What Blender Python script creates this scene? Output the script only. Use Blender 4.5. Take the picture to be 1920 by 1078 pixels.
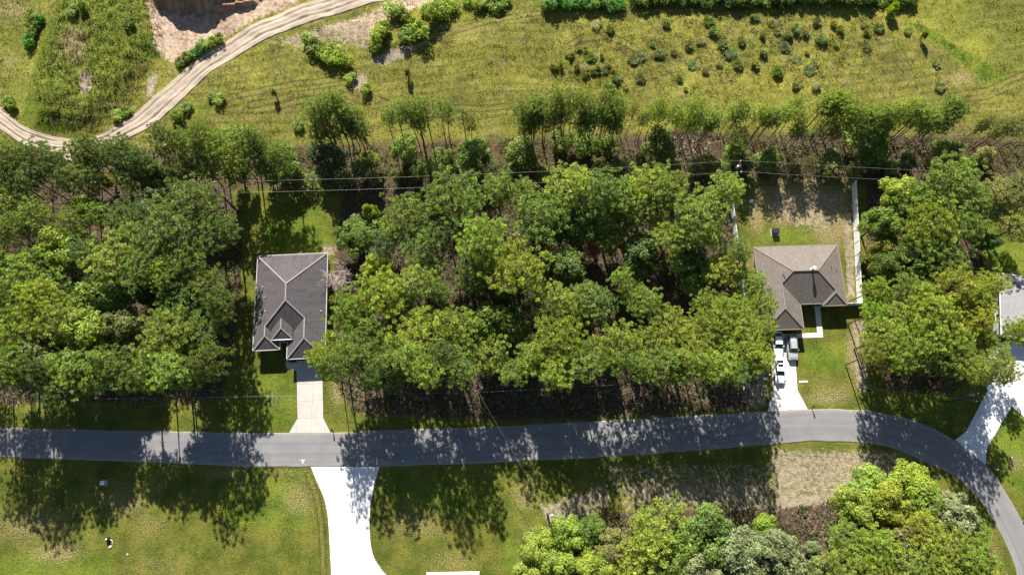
import bpy, bmesh, math, random
import numpy as np
from mathutils import Vector, Matrix
for o in list(bpy.data.objects): bpy.data.objects.remove(o, do_unlink=True)
scene = bpy.context.scene
COL = scene.collection
R = math.radians
# ------------------------------------------------------------------ camera, sky, sun, exposure
CAM_H = 122.0; TILT = R(15.5); FPX = 1280.0
cam = bpy.data.cameras.new('camera'); cam.lens = 24.0; cam.sensor_width = 36.0
cam.clip_start = 0.5; cam.clip_end = 3000
co = bpy.data.objects.new('camera', cam); COL.objects.link(co)
co.location = (0, 0, CAM_H); co.rotation_euler = (TILT, 0, 0); scene.camera = co
SUN_EL = R(36.0); SUN_AZ = R(-11.6)          # azimuth from +Y (up in the picture), negative = towards the left
sdir = Vector((math.sin(SUN_AZ)*math.cos(SUN_EL), math.cos(SUN_AZ)*math.cos(SUN_EL), math.sin(SUN_EL)))
world = bpy.data.worlds.new('World'); scene.world = world; world.use_nodes = True
wn = world.node_tree; wn.nodes.clear()
sky = wn.nodes.new('ShaderNodeTexSky'); sky.sky_type = 'NISHITA'; sky.sun_disc = False
sky.sun_elevation = SUN_EL; sky.sun_rotation = SUN_AZ; sky.altitude = 50; sky.air_density = 1.0; sky.dust_density = 0.6
bg = wn.nodes.new('ShaderNodeBackground'); bg.inputs['Strength'].default_value = 0.05
wo = wn.nodes.new('ShaderNodeOutputWorld')
wn.links.new(sky.outputs[0], bg.inputs[0]); wn.links.new(bg.outputs[0], wo.inputs[0])
sl = bpy.data.lights.new('sun', 'SUN'); sl.energy = 5.0; sl.angle = R(0.53); sl.color = (1.0, 0.955, 0.88)
so = bpy.data.objects.new('sun', sl); COL.objects.link(so)
so.rotation_euler = sdir.to_track_quat('Z', 'Y').to_euler(); so.location = (0, 0, 200)
vs = scene.view_settings
vs.view_transform = 'Standard'; vs.look = 'None'; vs.gamma = 1.0; vs.use_curve_mapping = False; vs.exposure = 1.3
scene.cycles.max_bounces = 5; scene.cycles.diffuse_bounces = 3; scene.cycles.transmission_bounces = 3
scene.cycles.transparent_max_bounces = 4

# ------------------------------------------------------------------ pixel <-> ground
CT, ST = math.cos(TILT), math.sin(TILT)
def P(px, py, z=0.0):
    u = (px-960)/FPX; v = -(py-539)/FPX
    dx, dy, dz = u, v*CT+ST, v*ST-CT
    t = (z-CAM_H)/dz
    return (dx*t, dy*t)
def W2P(x, y, z=0.0):                       # numpy friendly
    dz = z-CAM_H
    depth = y*ST - dz*CT; up = y*CT + dz*ST
    return 960+FPX*x/depth, 539-FPX*up/depth
def px_per_m(x, y, z=0.0):
    return FPX/(y*ST-(z-CAM_H)*CT)
def smooth(a, b, x):
    t = np.clip((x-a)/(b-a), 0, 1); return t*t*(3-2*t)
def poly_mask(px, py, poly, soft):
    """1 inside the polygon, 0 outside, falling off over +-soft pixels"""
    n = len(poly); inside = np.zeros(px.shape, bool); d2 = np.full(px.shape, 1e18)
    for i in range(n):
        x0, y0 = poly[i]; x1, y1 = poly[(i+1) % n]
        ex, ey = x1-x0, y1-y0
        t = np.clip(((px-x0)*ex+(py-y0)*ey)/(ex*ex+ey*ey+1e-9), 0, 1)
        d2 = np.minimum(d2, (px-x0-t*ex)**2+(py-y0-t*ey)**2)
        if y0 != y1:
            c = ((y0 > py) != (y1 > py)) & (px < (x1-x0)*(py-y0)/(y1-y0)+x0)
            inside ^= c
    d = np.sqrt(d2); d = np.where(inside, d, -d)
    return smooth(-soft, soft, d)
_r = np.random.RandomState(5)
_ph = _r.uniform(0, 6.28, (24, 2)); _fd = _r.uniform(0, 6.28, 24)
def vnoise(x, y, scale, k=0):
    """cheap smooth noise about -1..1 from crossed sines"""
    s = 0
    for i in range(6):
        a = _fd[(k+i) % 24]; f = 6.283/scale*(0.6+0.28*i)
        s = s+np.sin(f*(x*math.cos(a)+y*math.sin(a))+_ph[(k+i) % 24, 0]+1.7*np.sin(f*0.6*(x*math.sin(a)-y*math.cos(a))+_ph[(k+i) % 24, 1]))
    return s/3.2

# ------------------------------------------------------------------ object helpers
def link(o, parent=None):
    COL.objects.link(o)
    if parent is not None: o.parent = parent
    return o
def tag(o, label=None, cat=None, group=None, kind=None):
    if label: o['label'] = label
    if cat: o['category'] = cat
    if group: o['group'] = group
    if kind: o['kind'] = kind
    return o
def empty(name, loc=(0, 0, 0), rz=0.0):
    o = bpy.data.objects.new(name, None); o.empty_display_size = 0.3
    o.location = loc; o.rotation_euler = (0, 0, rz); COL.objects.link(o); return o
def np_mesh(name, verts, faces, mat, fattr=None, cattr=None, smooth_shade=False):
    """verts (N,3), faces (M,k) arrays"""
    me = bpy.data.meshes.new(name)
    verts = np.asarray(verts, np.float32); faces = np.asarray(faces, np.int32)
    m, k = faces.shape
    me.vertices.add(len(verts)); me.vertices.foreach_set('co', verts.ravel())
    me.loops.add(m*k); me.loops.foreach_set('vertex_index', faces.ravel())
    me.polygons.add(m); me.polygons.foreach_set('loop_start', np.arange(0, m*k, k, dtype=np.int32))
    me.update(calc_edges=True)
    if fattr:
        for nme, arr in fattr.items():
            a = me.attributes.new(nme, 'FLOAT', 'POINT'); a.data.foreach_set('value', np.asarray(arr, np.float32))
    if cattr:
        for nme, arr in cattr.items():
            a = me.attributes.new(nme, 'FLOAT_COLOR', 'POINT'); a.data.foreach_set('color', np.asarray(arr, np.float32).ravel())
    if smooth_shade: me.polygons.foreach_set('use_smooth', np.ones(m, bool))
    if mat: me.materials.append(mat)
    return me
class MB:
    """collects shapes for ONE mesh part"""
    def __init__(s): s.v = []; s.f = []; s.uv = []
    def face(s, pts, uv=None):
        b = len(s.v); s.v += [tuple(p) for p in pts]; s.f.append(tuple(range(b, b+len(pts)))); s.uv.append(uv); return s
    def add(s, v, f):
        b = len(s.v); s.v += [tuple(p) for p in v]
        for q in f: s.f.append(tuple(b+i for i in q)); s.uv.append(None)
        return s
    def box(s, x0, y0, z0, x1, y1, z1):
        v = [(x0, y0, z0), (x1, y0, z0), (x1, y1, z0), (x0, y1, z0), (x0, y0, z1), (x1, y0, z1), (x1, y1, z1), (x0, y1, z1)]
        return s.add(v, [(3, 2, 1, 0), (4, 5, 6, 7), (0, 1, 5, 4), (1, 2, 6, 5), (2, 3, 7, 6), (3, 0, 4, 7)])
    def bar(s, p0, p1, w, h, up=(0, 0, 1)):
        p0 = Vector(p0); p1 = Vector(p1); d = (p1-p0).normalized(); u = Vector(up)
        sd = d.cross(u)
        if sd.length < 1e-5: sd = d.cross(Vector((0, 1, 0)))
        sd.normalize(); n = sd.cross(d)
        v = []
        for p in (p0, p1):
            for a, b in ((-1, -1), (1, -1), (1, 1), (-1, 1)): v.append(p+sd*(a*w/2)+n*(b*h/2))
        return s.add(v, [(3, 2, 1, 0), (4, 5, 6, 7), (0, 1, 5, 4), (1, 2, 6, 5), (2, 3, 7, 6), (3, 0, 4, 7)])
    def tube(s, pts, rad, n=8, cap=True):
        pts = [Vector(p) for p in pts]; b = len(s.v)
        for i, p in enumerate(pts):
            d = (pts[min(i+1, len(pts)-1)]-pts[max(i-1, 0)]).normalized()
            a = d.cross(Vector((0, 0, 1)))
            if a.length < 1e-3: a = d.cross(Vector((0, 1, 0)))
            a.normalize(); c = d.cross(a); r = rad[i] if hasattr(rad, '__len__') else rad
            for k in range(n):
                t = 6.28318*k/n; s.v.append(tuple(p+a*(r*math.cos(t))+c*(r*math.sin(t))))
        for i in range(len(pts)-1):
            for k in range(n):
                q = b+i*n; s.f.append((q+k, q+(k+1) % n, q+n+(k+1) % n, q+n+k)); s.uv.append(None)
        if cap:
            s.f.append(tuple(b+k for k in range(n))[::-1]); s.uv.append(None)
            q = b+(len(pts)-1)*n; s.f.append(tuple(q+k for k in range(n))); s.uv.append(None)
        return s
    def lathe(s, prof, n=16, c=(0, 0, 0)):
        b = len(s.v)
        for r, z in prof:
            for k in range(n):
                t = 6.28318*k/n; s.v.append((c[0]+r*math.cos(t), c[1]+r*math.sin(t), c[2]+z))
        for i in range(len(prof)-1):
            for k in range(n):
                q = b+i*n; s.f.append((q+k, q+(k+1) % n, q+n+(k+1) % n, q+n+k)); s.uv.append(None)
        s.f.append(tuple(b+k for k in range(n))[::-1]); s.uv.append(None)
        q = b+(len(prof)-1)*n; s.f.append(tuple(q+k for k in range(n))); s.uv.append(None)
        return s
    def prism(s, poly, z0, z1):
        n = len(poly); b = len(s.v)
        s.v += [(x, y, z0) for x, y in poly]+[(x, y, z1) for x, y in poly]
        s.f.append(tuple(b+i for i in range(n))[::-1]); s.f.append(tuple(b+n+i for i in range(n))); s.uv += [None, None]
        for i in range(n):
            j = (i+1) % n; s.f.append((b+i, b+j, b+n+j, b+n+i)); s.uv.append(None)
        return s
    def plate(s, quad, t):
        q = [Vector(p) for p in quad]; n = (q[1]-q[0]).cross(q[2]-q[0]).normalized()*t
        k = len(q); b = len(s.v)
        s.v += [tuple(p) for p in q]+[tuple(p-n) for p in q]
        s.f.append(tuple(b+i for i in range(k))); s.f.append(tuple(b+k+i for i in range(k))[::-1]); s.uv += [None, None]
        for i in range(k):
            j = (i+1) % k; s.f.append((b+j, b+i, b+k+i, b+k+j)); s.uv.append(None)
        return s
    def mesh(s, name, mat, sm=False):
        me = bpy.data.meshes.new(name); me.from_pydata(s.v, [], s.f); me.update()
        if any(u is not None for u in s.uv):
            l = me.uv_layers.new(name='UVMap')
            for p, u in zip(me.polygons, s.uv):
                if u is not None:
                    for li, q in zip(p.loop_indices, u): l.data[li].uv = q
        if mat: me.materials.append(mat)
        if sm: me.polygons.foreach_set('use_smooth', [True]*len(me.polygons))
        return me
    def build(s, name, mat, parent=None, sm=False, bevel=0.0, loc=None):
        o = bpy.data.objects.new(name, s.mesh(name, mat, sm)); link(o, parent)
        if loc: o.location = loc
        if bevel:
            m = o.modifiers.new('bevel', 'BEVEL'); m.width = bevel; m.segments = 2; m.limit_method = 'ANGLE'
        return o
def resample(pts, step):
    out = [pts[0]]; acc = 0
    for (x0, y0), (x1, y1) in zip(pts[:-1], pts[1:]):
        L = math.hypot(x1-x0, y1-y0); n = max(1, int(round(L/step)))
        for i in range(1, n+1): out.append((x0+(x1-x0)*i/n, y0+(y1-y0)*i/n))
    return out
def spline(pts, per=8):
    """Catmull-Rom through 2D points"""
    out = []; n = len(pts)
    for i in range(n-1):
        p0 = pts[max(i-1, 0)]; p1 = pts[i]; p2 = pts[i+1]; p3 = pts[min(i+2, n-1)]
        for k in range(per):
            t = k/per
            out.append(tuple(0.5*((2*b)+(-a+c)*t+(2*a-5*b+4*c-d)*t*t+(-a+3*b-3*c+d)*t**3) for a, b, c, d in zip(p0, p1, p2, p3)))
    out.append(pts[-1]); return out
def clip_half(poly, a, b, c):
    """keep a*x+b*y<=c"""
    out = []
    for i in range(len(poly)):
        p, q = poly[i], poly[(i+1) % len(poly)]
        dp = a*p[0]+b*p[1]-c; dq = a*q[0]+b*q[1]-c
        if dp <= 0: out.append(p)
        if (dp < 0) != (dq < 0) and dp != dq:
            t = dp/(dp-dq); out.append((p[0]+t*(q[0]-p[0]), p[1]+t*(q[1]-p[1])))
    return out
def area(poly):
    return 0.5*sum(poly[i][0]*poly[(i+1) % len(poly)][1]-poly[(i+1) % len(poly)][0]*poly[i][1] for i in range(len(poly)))

# ------------------------------------------------------------------ node material helper
class NT:
    def __init__(s, name):
        s.m = bpy.data.materials.new(name); s.m.use_nodes = True; s.t = s.m.node_tree; s.t.nodes.clear()
    def put(s, sock, v):
        if isinstance(v, bpy.types.NodeSocket): s.t.links.new(v, sock)
        elif v is not None:
            if sock.type == 'RGBA' and len(v) == 3: v = (*v, 1)
            sock.default_value = v
    def node(s, typ, ins=None, **props):
        n = s.t.nodes.new(typ)
        for k, v in props.items(): setattr(n, k, v)
        for k, v in (ins or {}).items(): s.put(n.inputs[k], v)
        return n
    def math(s, op, a, b=0.0, clamp=False):
        return s.node('ShaderNodeMath', {0: a, 1: b}, operation=op, use_clamp=clamp).outputs[0]
    def mix(s, f, a, b, mode='MIX'):
        n = s.t.nodes.new('ShaderNodeMix'); n.data_type = 'RGBA'; n.blend_type = mode
        s.put(n.inputs[0], f); s.put(n.inputs[6], a); s.put(n.inputs[7], b); return n.outputs[2]
    def rng(s, x, a, b, c=0.0, d=1.0):
        n = s.node('ShaderNodeMapRange', {0: x, 1: a, 2: b, 3: c, 4: d}); n.interpolation_type = 'SMOOTHSTEP'; n.clamp = True; return n.outputs[0]
    def coord(s, which='Object'):
        return s.node('ShaderNodeTexCoord').outputs[which]
    def noise(s, vec, scale, detail=3.0, rough=0.55, dist=0.0):
        n = s.node('ShaderNodeTexNoise', {'Vector': vec, 'Scale': scale, 'Detail': detail, 'Roughness': rough, 'Distortion': dist}); return n.outputs[0]
    def mapping(s, vec, scale=(1, 1, 1), rot=(0, 0, 0), loc=(0, 0, 0)):
        return s.node('ShaderNodeMapping', {'Vector': vec, 'Scale': scale, 'Rotation': rot, 'Location': loc}).outputs[0]
    def attr(s, name):
        return s.node('ShaderNodeAttribute', attribute_name=name)
    def bump(s, h, strength=0.5, dist=0.1):
        return s.node('ShaderNodeBump', {'Height': h, 'Strength': strength, 'Distance': dist}).outputs[0]
    def scale_col(s, col, f):
        n = s.node('ShaderNodeVectorMath', {0: col}, operation='SCALE'); s.put(n.inputs['Scale'], f); return n.outputs[0]
    def bsdf(s, col, rough=0.8, normal=None, metal=0.0, spec=0.3, **kw):
        n = s.node('ShaderNodeBsdfPrincipled', {'Base Color': col, 'Roughness': rough, 'Metallic': metal, 'Specular IOR Level': spec})
        for k, v in kw.items(): s.put(n.inputs[k.replace('_', ' ')], v)
        if normal is not None: s.put(n.inputs['Normal'], normal)
        return n.outputs[0]
    def out(s, sh):
        o = s.node('ShaderNodeOutputMaterial'); s.t.links.new(sh, o.inputs[0]); return s.m
def simple(name, col, rough=0.6, metal=0.0, spec=0.4, var=0.12, scale=3.0):
    t = NT(name); c = t.noise(t.coord(), scale, 3); f = t.rng(c, 0.25, 0.75, 1-var, 1+var)
    return t.out(t.bsdf(t.scale_col(col, f), rough, metal=metal, spec=spec))
M = {}
def ground_material():
    t = NT('ground'); v = t.coord()
    a = t.attr('mask'); b = t.attr('mask2')
    sa = t.node('ShaderNodeSeparateColor', {0: a.outputs['Color']}); sb = t.node('ShaderNodeSeparateColor', {0: b.outputs['Color']})
    dry, sand, litter, lush = sa.outputs[0], sa.outputs[1], sa.outputs[2], a.outputs['Alpha']
    rough, clay, speck, trail = sb.outputs[0], sb.outputs[1], sb.outputs[2], b.outputs['Alpha']
    big = t.noise(v, 0.06, 3); mid = t.noise(v, 0.28, 4, 0.6); small = t.noise(v, 1.3, 4, 0.62); fine = t.noise(v, 4.5, 3, 0.65); grit = t.noise(v, 11.0, 2, 0.6)
    mow = t.noise(t.mapping(v, (0.1, 1.6, 1)), 1.0, 3, 0.5, 0.4)
    # mown lawn
    lawn = t.mix(t.rng(mid, 0.32, 0.68), (0.074, 0.096, 0.013), (0.150, 0.146, 0.027))
    lawn = t.mix(t.rng(small, 0.52, 0.8, 0, 0.5), lawn, (0.185, 0.165, 0.045))
    # rough field
    fld = t.mix(t.rng(small, 0.3, 0.7), (0.105, 0.112, 0.018), (0.188, 0.172, 0.036))
    fld = t.mix(t.rng(mid, 0.48, 0.72, 0, 0.75), fld, (0.165, 0.135, 0.062))
    fld = t.mix(t.rng(t.noise(v, 0.13, 5, 0.65, 0.8), 0.5, 0.68, 0, 0.7), fld, (0.075, 0.078, 0.020))
    wv = t.node('ShaderNodeTexWave', {'Vector': t.mapping(v, (1, 1, 1), (0, 0, 1.45)), 'Scale': 0.16, 'Distortion': 9.0, 'Detail': 1.0, 'Detail Scale': 0.22}).outputs[1]
    fld = t.mix(t.rng(wv, 0.55, 0.95, 0, 0.55), fld, (0.085, 0.088, 0.016))
    fld = t.mix(t.rng(big, 0.45, 0.7, 0, 0.6), fld, (0.185, 0.172, 0.028)); fld = t.scale_col(fld, 1.22)
    c = t.mix(t.rng(rough, 0.3, 0.7), lawn, fld)
    lu = t.mix(t.rng(mid, 0.3, 0.7), (0.072, 0.116, 0.012), (0.15, 0.178, 0.022))
    lu = t.mix(t.rng(small, 0.5, 0.8, 0, 0.5), lu, (0.20, 0.19, 0.03))
    def cover(base, mask, n1, n2, col, w=0.55):
        s1 = t.math('ADD', t.math('MULTIPLY', t.math('SUBTRACT', n1, 0.5), 1.1), t.math('MULTIPLY', t.math('SUBTRACT', n2, 0.5), 1.3))
        f = t.rng(t.math('ADD', mask, t.math('MULTIPLY', s1, w)), 0.33, 0.67)
        return t.mix(f, base, col)
    c = cover(c, lush, mid, small, lu, 0.35)
    c = t.mix(t.rng(trail, 0.55, 0.95, 0, 0.8), c, (0.19, 0.165, 0.05)); c = t.mix(t.math('MULTIPLY', t.rng(trail, 0.1, 0.4), t.rng(trail, 0.4, 0.7, 0.75, 0)), c, (0.065, 0.068, 0.014))
    c = cover(c, dry, fine, grit, t.mix(t.rng(fine, 0.3, 0.7), (0.17, 0.135, 0.055), (0.30, 0.24, 0.115)), 0.75)
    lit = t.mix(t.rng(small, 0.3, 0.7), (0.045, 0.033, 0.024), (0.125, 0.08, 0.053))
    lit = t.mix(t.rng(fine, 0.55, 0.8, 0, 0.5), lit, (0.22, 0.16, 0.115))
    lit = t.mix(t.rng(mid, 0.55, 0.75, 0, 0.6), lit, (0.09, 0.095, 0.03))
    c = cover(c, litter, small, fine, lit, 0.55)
    c = cover(c, clay, small, fine, t.mix(t.rng(small, 0.38, 0.62), t.mix(t.rng(mid, 0.4, 0.6), (0.30, 0.165, 0.10), (0.38, 0.265, 0.185)), (0.46, 0.37, 0.275)), 0.75)
    c = cover(c, sand, fine, small, t.mix(t.rng(small, 0.3, 0.7), (0.20, 0.158, 0.095), (0.345, 0.285, 0.20)), 0.8)
    c = cover(c, speck, grit, fine, (0.40, 0.34, 0.225), 1.0)
    val = t.math('MULTIPLY', t.rng(fine, 0.25, 0.75, 0.62, 1.3), t.rng(grit, 0.25, 0.75, 0.72, 1.25))
    c = t.scale_col(c, t.math('MULTIPLY', val, t.rng(big, 0.3, 0.7, 0.9, 1.12)))
    h = t.math('ADD', t.math('MULTIPLY', fine, 1.0), t.math('MULTIPLY', grit, 0.5))
    return t.out(t.bsdf(c, 0.95, t.bump(h, 0.9, 0.16), spec=0.1))
def leaf_material(name, trans=0.28):
    t = NT(name); tint = t.attr('tint').outputs['Fac']; oi = t.node('ShaderNodeObjectInfo')
    c = t.scale_col(oi.outputs['Color'], tint)
    d = t.bsdf(c, 0.5, spec=0.2)
    tc = t.mix(1.0, c, (2.3, 2.05, 0.7), 'MULTIPLY')
    tr = t.node('ShaderNodeBsdfTranslucent', {'Color': tc}).outputs[0]
    ms = t.node('ShaderNodeMixShader', {0: trans}); t.t.links.new(d, ms.inputs[1]); t.t.links.new(tr, ms.inputs[2])
    return t.out(ms.outputs[0])
def bark_material(name, c0, c1):
    t = NT(name); v = t.coord(); n = t.noise(t.mapping(v, (6, 6, 1.5)), 1.2, 4, 0.65)
    return t.out(t.bsdf(t.mix(t.rng(n, 0.35, 0.65), c0, c1), 0.9, t.bump(n, 0.8, 0.05), spec=0.1))
def asphalt_material():
    t = NT('asphalt'); v = t.coord(); f = t.noise(v, 14.0, 2, 0.7); m = t.noise(v, 0.35, 4, 0.6); s = t.noise(t.mapping(v, (0.06, 1.3, 1), (0, 0, 0.0)), 1.0, 3, 0.5)
    c = t.mix(t.rng(m, 0.3, 0.7), (0.175, 0.170, 0.170), (0.205, 0.198, 0.196))
    ac = t.attr('across').outputs['Fac']; al = t.attr('along').outputs['Fac']
    sv = t.node('ShaderNodeCombineXYZ', {0: t.math('MULTIPLY', al, 0.05), 1: t.math('MULTIPLY', ac, 9.0)}).outputs[0]; st = t.noise(sv, 1.0, 4, 0.6)
    c = t.mix(t.rng(st, 0.45, 0.7, 0, 0.6), c, (0.145, 0.142, 0.145)); c = t.mix(t.rng(st, 0.25, 0.42, 0.5, 0), c, (0.235, 0.227, 0.22))
    wp = t.math('ABSOLUTE', t.math('SUBTRACT', t.math('ABSOLUTE', t.math('SUBTRACT', ac, 0.5)), 0.17)); c = t.mix(t.rng(wp, 0.02, 0.1, 0.35, 0), c, (0.15, 0.146, 0.146))
    pt = t.noise(v, 0.11, 2, 0.4); c = t.mix(t.rng(pt, 0.60, 0.63, 0, 0.25), c, (0.13, 0.128, 0.13))
    e = t.attr('edge').outputs['Fac']
    ef = t.rng(t.math('ADD', e, t.math('MULTIPLY', t.math('SUBTRACT', t.noise(v, 2.5, 4, 0.7), 0.5), 0.9)), 0.72, 1.15, 0, 0.55)
    c = t.mix(ef, c, (0.30, 0.26, 0.19))
    c = t.scale_col(c, t.rng(f, 0.2, 0.8, 0.84, 1.16))
    return t.out(t.bsdf(c, 0.85, t.bump(f, 0.25, 0.02), spec=0.25))
def concrete_material(name, c0, c1):
    t = NT(name); v = t.coord(); m = t.noise(v, 0.5, 5, 0.6); f = t.noise(v, 9.0, 3, 0.7); st = t.noise(v, 1.6, 4, 0.7, 0.6)
    c = t.mix(t.rng(m, 0.3, 0.7), c0, c1)
    c = t.mix(t.rng(st, 0.6, 0.78, 0, 0.22), c, tuple(x*0.72 for x in c0))
    oi = t.node('ShaderNodeObjectInfo').outputs['Random']
    c = t.scale_col(c, t.math('MULTIPLY', t.rng(f, 0.2, 0.8, 0.94, 1.05), t.rng(oi, 0, 1, 0.95, 1.03)))
    return t.out(t.bsdf(c, 0.85, t.bump(f, 0.15, 0.01), spec=0.25))
def shingle_material(name, c0, c1, c2):
    t = NT(name); uv = t.coord('UV')
    br = t.node('ShaderNodeTexBrick', {'Vector': uv, 'Color1': c0, 'Color2': c1, 'Mortar': tuple(x*0.45 for x in c0), 'Scale': 1.0, 'Mortar Size': 0.012, 'Brick Width': 0.42, 'Row Height': 0.17})
    stain = t.noise(t.mapping(uv, (0.9, 0.16, 1)), 1.0, 4, 0.6); blot = t.noise(uv, 0.5, 4, 0.6); f = t.noise(uv, 6.0, 3, 0.7)
    c = t.mix(t.rng(stain, 0.45, 0.72, 0, 0.55), br.outputs[0], c2)
    c = t.mix(t.rng(blot, 0.5, 0.75, 0, 0.35), c, c2)
    c = t.scale_col(c, t.rng(f, 0.2, 0.8, 0.8, 1.2))
    return t.out(t.bsdf(c, 0.92, t.bump(br.outputs['Fac'], -0.4, 0.02), spec=0.12))
def dirt_material():
    t = NT('track_dirt'); v = t.coord(); r = t.attr('rut').outputs['Fac']; al = t.attr('along').outputs['Fac']; ac = t.attr('across').outputs['Fac']
    wob = t.math('MULTIPLY', t.noise(v, 0.12, 2), 2.2); cv = t.node('ShaderNodeCombineXYZ', {0: t.math('MULTIPLY', al, 0.10), 1: t.math('MULTIPLY', t.math('ADD', ac, wob), 1.3)}).outputs[0]
    st = t.noise(cv, 1.0, 5, 0.65); f = t.noise(v, 5.0, 3, 0.7); m = t.noise(v, 0.5, 4, 0.6)
    c = t.mix(t.rng(st, 0.3, 0.7), (0.30, 0.235, 0.175), (0.45, 0.37, 0.29))
    c = t.mix(t.rng(m, 0.5, 0.75, 0, 0.5), c, (0.42, 0.315, 0.235))
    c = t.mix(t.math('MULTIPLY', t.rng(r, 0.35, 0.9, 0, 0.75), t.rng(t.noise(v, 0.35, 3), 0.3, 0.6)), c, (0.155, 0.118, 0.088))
    c = t.scale_col(c, t.rng(f, 0.2, 0.8, 0.82, 1.15))
    return t.out(t.bsdf(c, 0.95, t.bump(f, 0.7, 0.06), spec=0.1))
def clay_material():
    t = NT('mound_clay'); v = t.coord(); st = t.noise(t.mapping(v, (1.6, 0.35, 0.35)), 1.0, 4, 0.65); m = t.noise(v, 0.4, 4)
    c = t.mix(t.rng(st, 0.3, 0.7), (0.20, 0.12, 0.075), (0.34, 0.215, 0.145))
    c = t.mix(t.rng(m, 0.5, 0.72, 0, 0.6), c, (0.45, 0.34, 0.25))
    return t.out(t.bsdf(c, 0.95, t.bump(st, 1.0, 0.3), spec=0.1))
M['ground'] = ground_material()
M['leaf'] = leaf_material('needles', 0.30); M['oakleaf'] = leaf_material('broad_leaves', 0.30)
M['pine_bark'] = bark_material('pine_bark', (0.055, 0.036, 0.026), (0.16, 0.10, 0.068))
M['oak_bark'] = bark_material('oak_bark', (0.07, 0.06, 0.05), (0.19, 0.165, 0.14))
M['bare_bark'] = bark_material('bare_twigs', (0.40, 0.31, 0.27), (0.60, 0.50, 0.45))
M['pole_wood'] = bark_material('pole_wood', (0.06, 0.048, 0.038), (0.13, 0.11, 0.09))
M['asphalt'] = asphalt_material()
M['conc_old'] = concrete_material('aged_concrete', (0.39, 0.36, 0.32), (0.45, 0.415, 0.37))
M['conc_mid'] = concrete_material('warm_concrete', (0.62, 0.555, 0.48), (0.70, 0.63, 0.55))
M['conc_new'] = concrete_material('new_concrete', (0.56, 0.555, 0.54), (0.66, 0.655, 0.64))
M['gutter_grey'] = simple('dull_gutter', (0.40, 0.385, 0.365), 0.6, var=0.08)
M['joint'] = simple('joint', (0.27, 0.25, 0.22), 0.9, spec=0.1)
M['roof_grey'] = shingle_material('grey_shingles', (0.086, 0.078, 0.080), (0.112, 0.101, 0.103), (0.052, 0.046, 0.049))
M['roof_tan'] = shingle_material('tan_shingles', (0.160, 0.135, 0.118), (0.205, 0.175, 0.153), (0.118, 0.098, 0.086))
M['roof_slate'] = shingle_material('slate_shingles', (0.25, 0.245, 0.25), (0.31, 0.305, 0.31), (0.20, 0.2, 0.21))
M['cap_pale'] = simple('pale_ridge_cap', (0.25, 0.226, 0.212), 0.9, spec=0.1)
M['cap_tan'] = simple('tan_ridge_cap', (0.215, 0.178, 0.15), 0.9, spec=0.1)
M['white_trim'] = simple('white_trim', (0.72, 0.70, 0.66), 0.5, var=0.06)
M['stucco'] = simple('stucco', (0.50, 0.44, 0.36), 0.9, spec=0.15, var=0.08, scale=6)
M['stucco_grey'] = simple('grey_stucco', (0.42, 0.42, 0.42), 0.9, spec=0.15, var=0.08, scale=6)
M['garage'] = simple('garage_door', (0.62, 0.60, 0.56), 0.5, var=0.05)
M['glass'] = simple('dark_glass', (0.012, 0.016, 0.02), 0.06, spec=0.9, var=0.1)
M['door'] = simple('front_door', (0.10, 0.045, 0.03), 0.5)
M['metal'] = simple('galvanised', (0.46, 0.46, 0.45), 0.45, metal=0.5)
M['pipe'] = simple('vent_pipe', (0.62, 0.61, 0.59), 0.5)
M['black'] = simple('black_plastic', (0.016, 0.016, 0.018), 0.5)
M['dark_iron'] = simple('dark_iron', (0.03, 0.03, 0.032), 0.55, metal=0.3)
M['wire'] = simple('aluminium_wire', (0.26, 0.26, 0.255), 0.5, metal=0.2)
M['insul'] = simple('porcelain', (0.72, 0.72, 0.70), 0.3)
M['vinyl'] = simple('white_vinyl', (0.80, 0.80, 0.79), 0.4, var=0.05)
M['paint_white'] = simple('white_paint', (0.80, 0.80, 0.80), 0.25, spec=0.6, var=0.02)
M['paint_silver'] = simple('silver_paint', (0.50, 0.51, 0.52), 0.28, metal=0.35, spec=0.6, var=0.03)
M['tyre'] = simple('tyre', (0.02, 0.02, 0.02), 0.85, spec=0.2)
M['rim'] = simple('rim', (0.42, 0.42, 0.43), 0.35, metal=0.8)
M['lamp_glass'] = simple('lamp_glass', (0.62, 0.62, 0.60), 0.15, spec=0.7)
M['tail'] = simple('tail_lens', (0.35, 0.015, 0.012), 0.25, spec=0.6)
M['teal'] = simple('teal_plastic', (0.01, 0.30, 0.30), 0.45)
M['white_plastic'] = simple('white_plastic', (0.76, 0.77, 0.76), 0.45)
M['roof_pink'] = simple('pale_metal_roof', (0.60, 0.53, 0.48), 0.6, var=0.08, scale=0.8)
M['dirt'] = dirt_material(); M['clay'] = clay_material()
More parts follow.
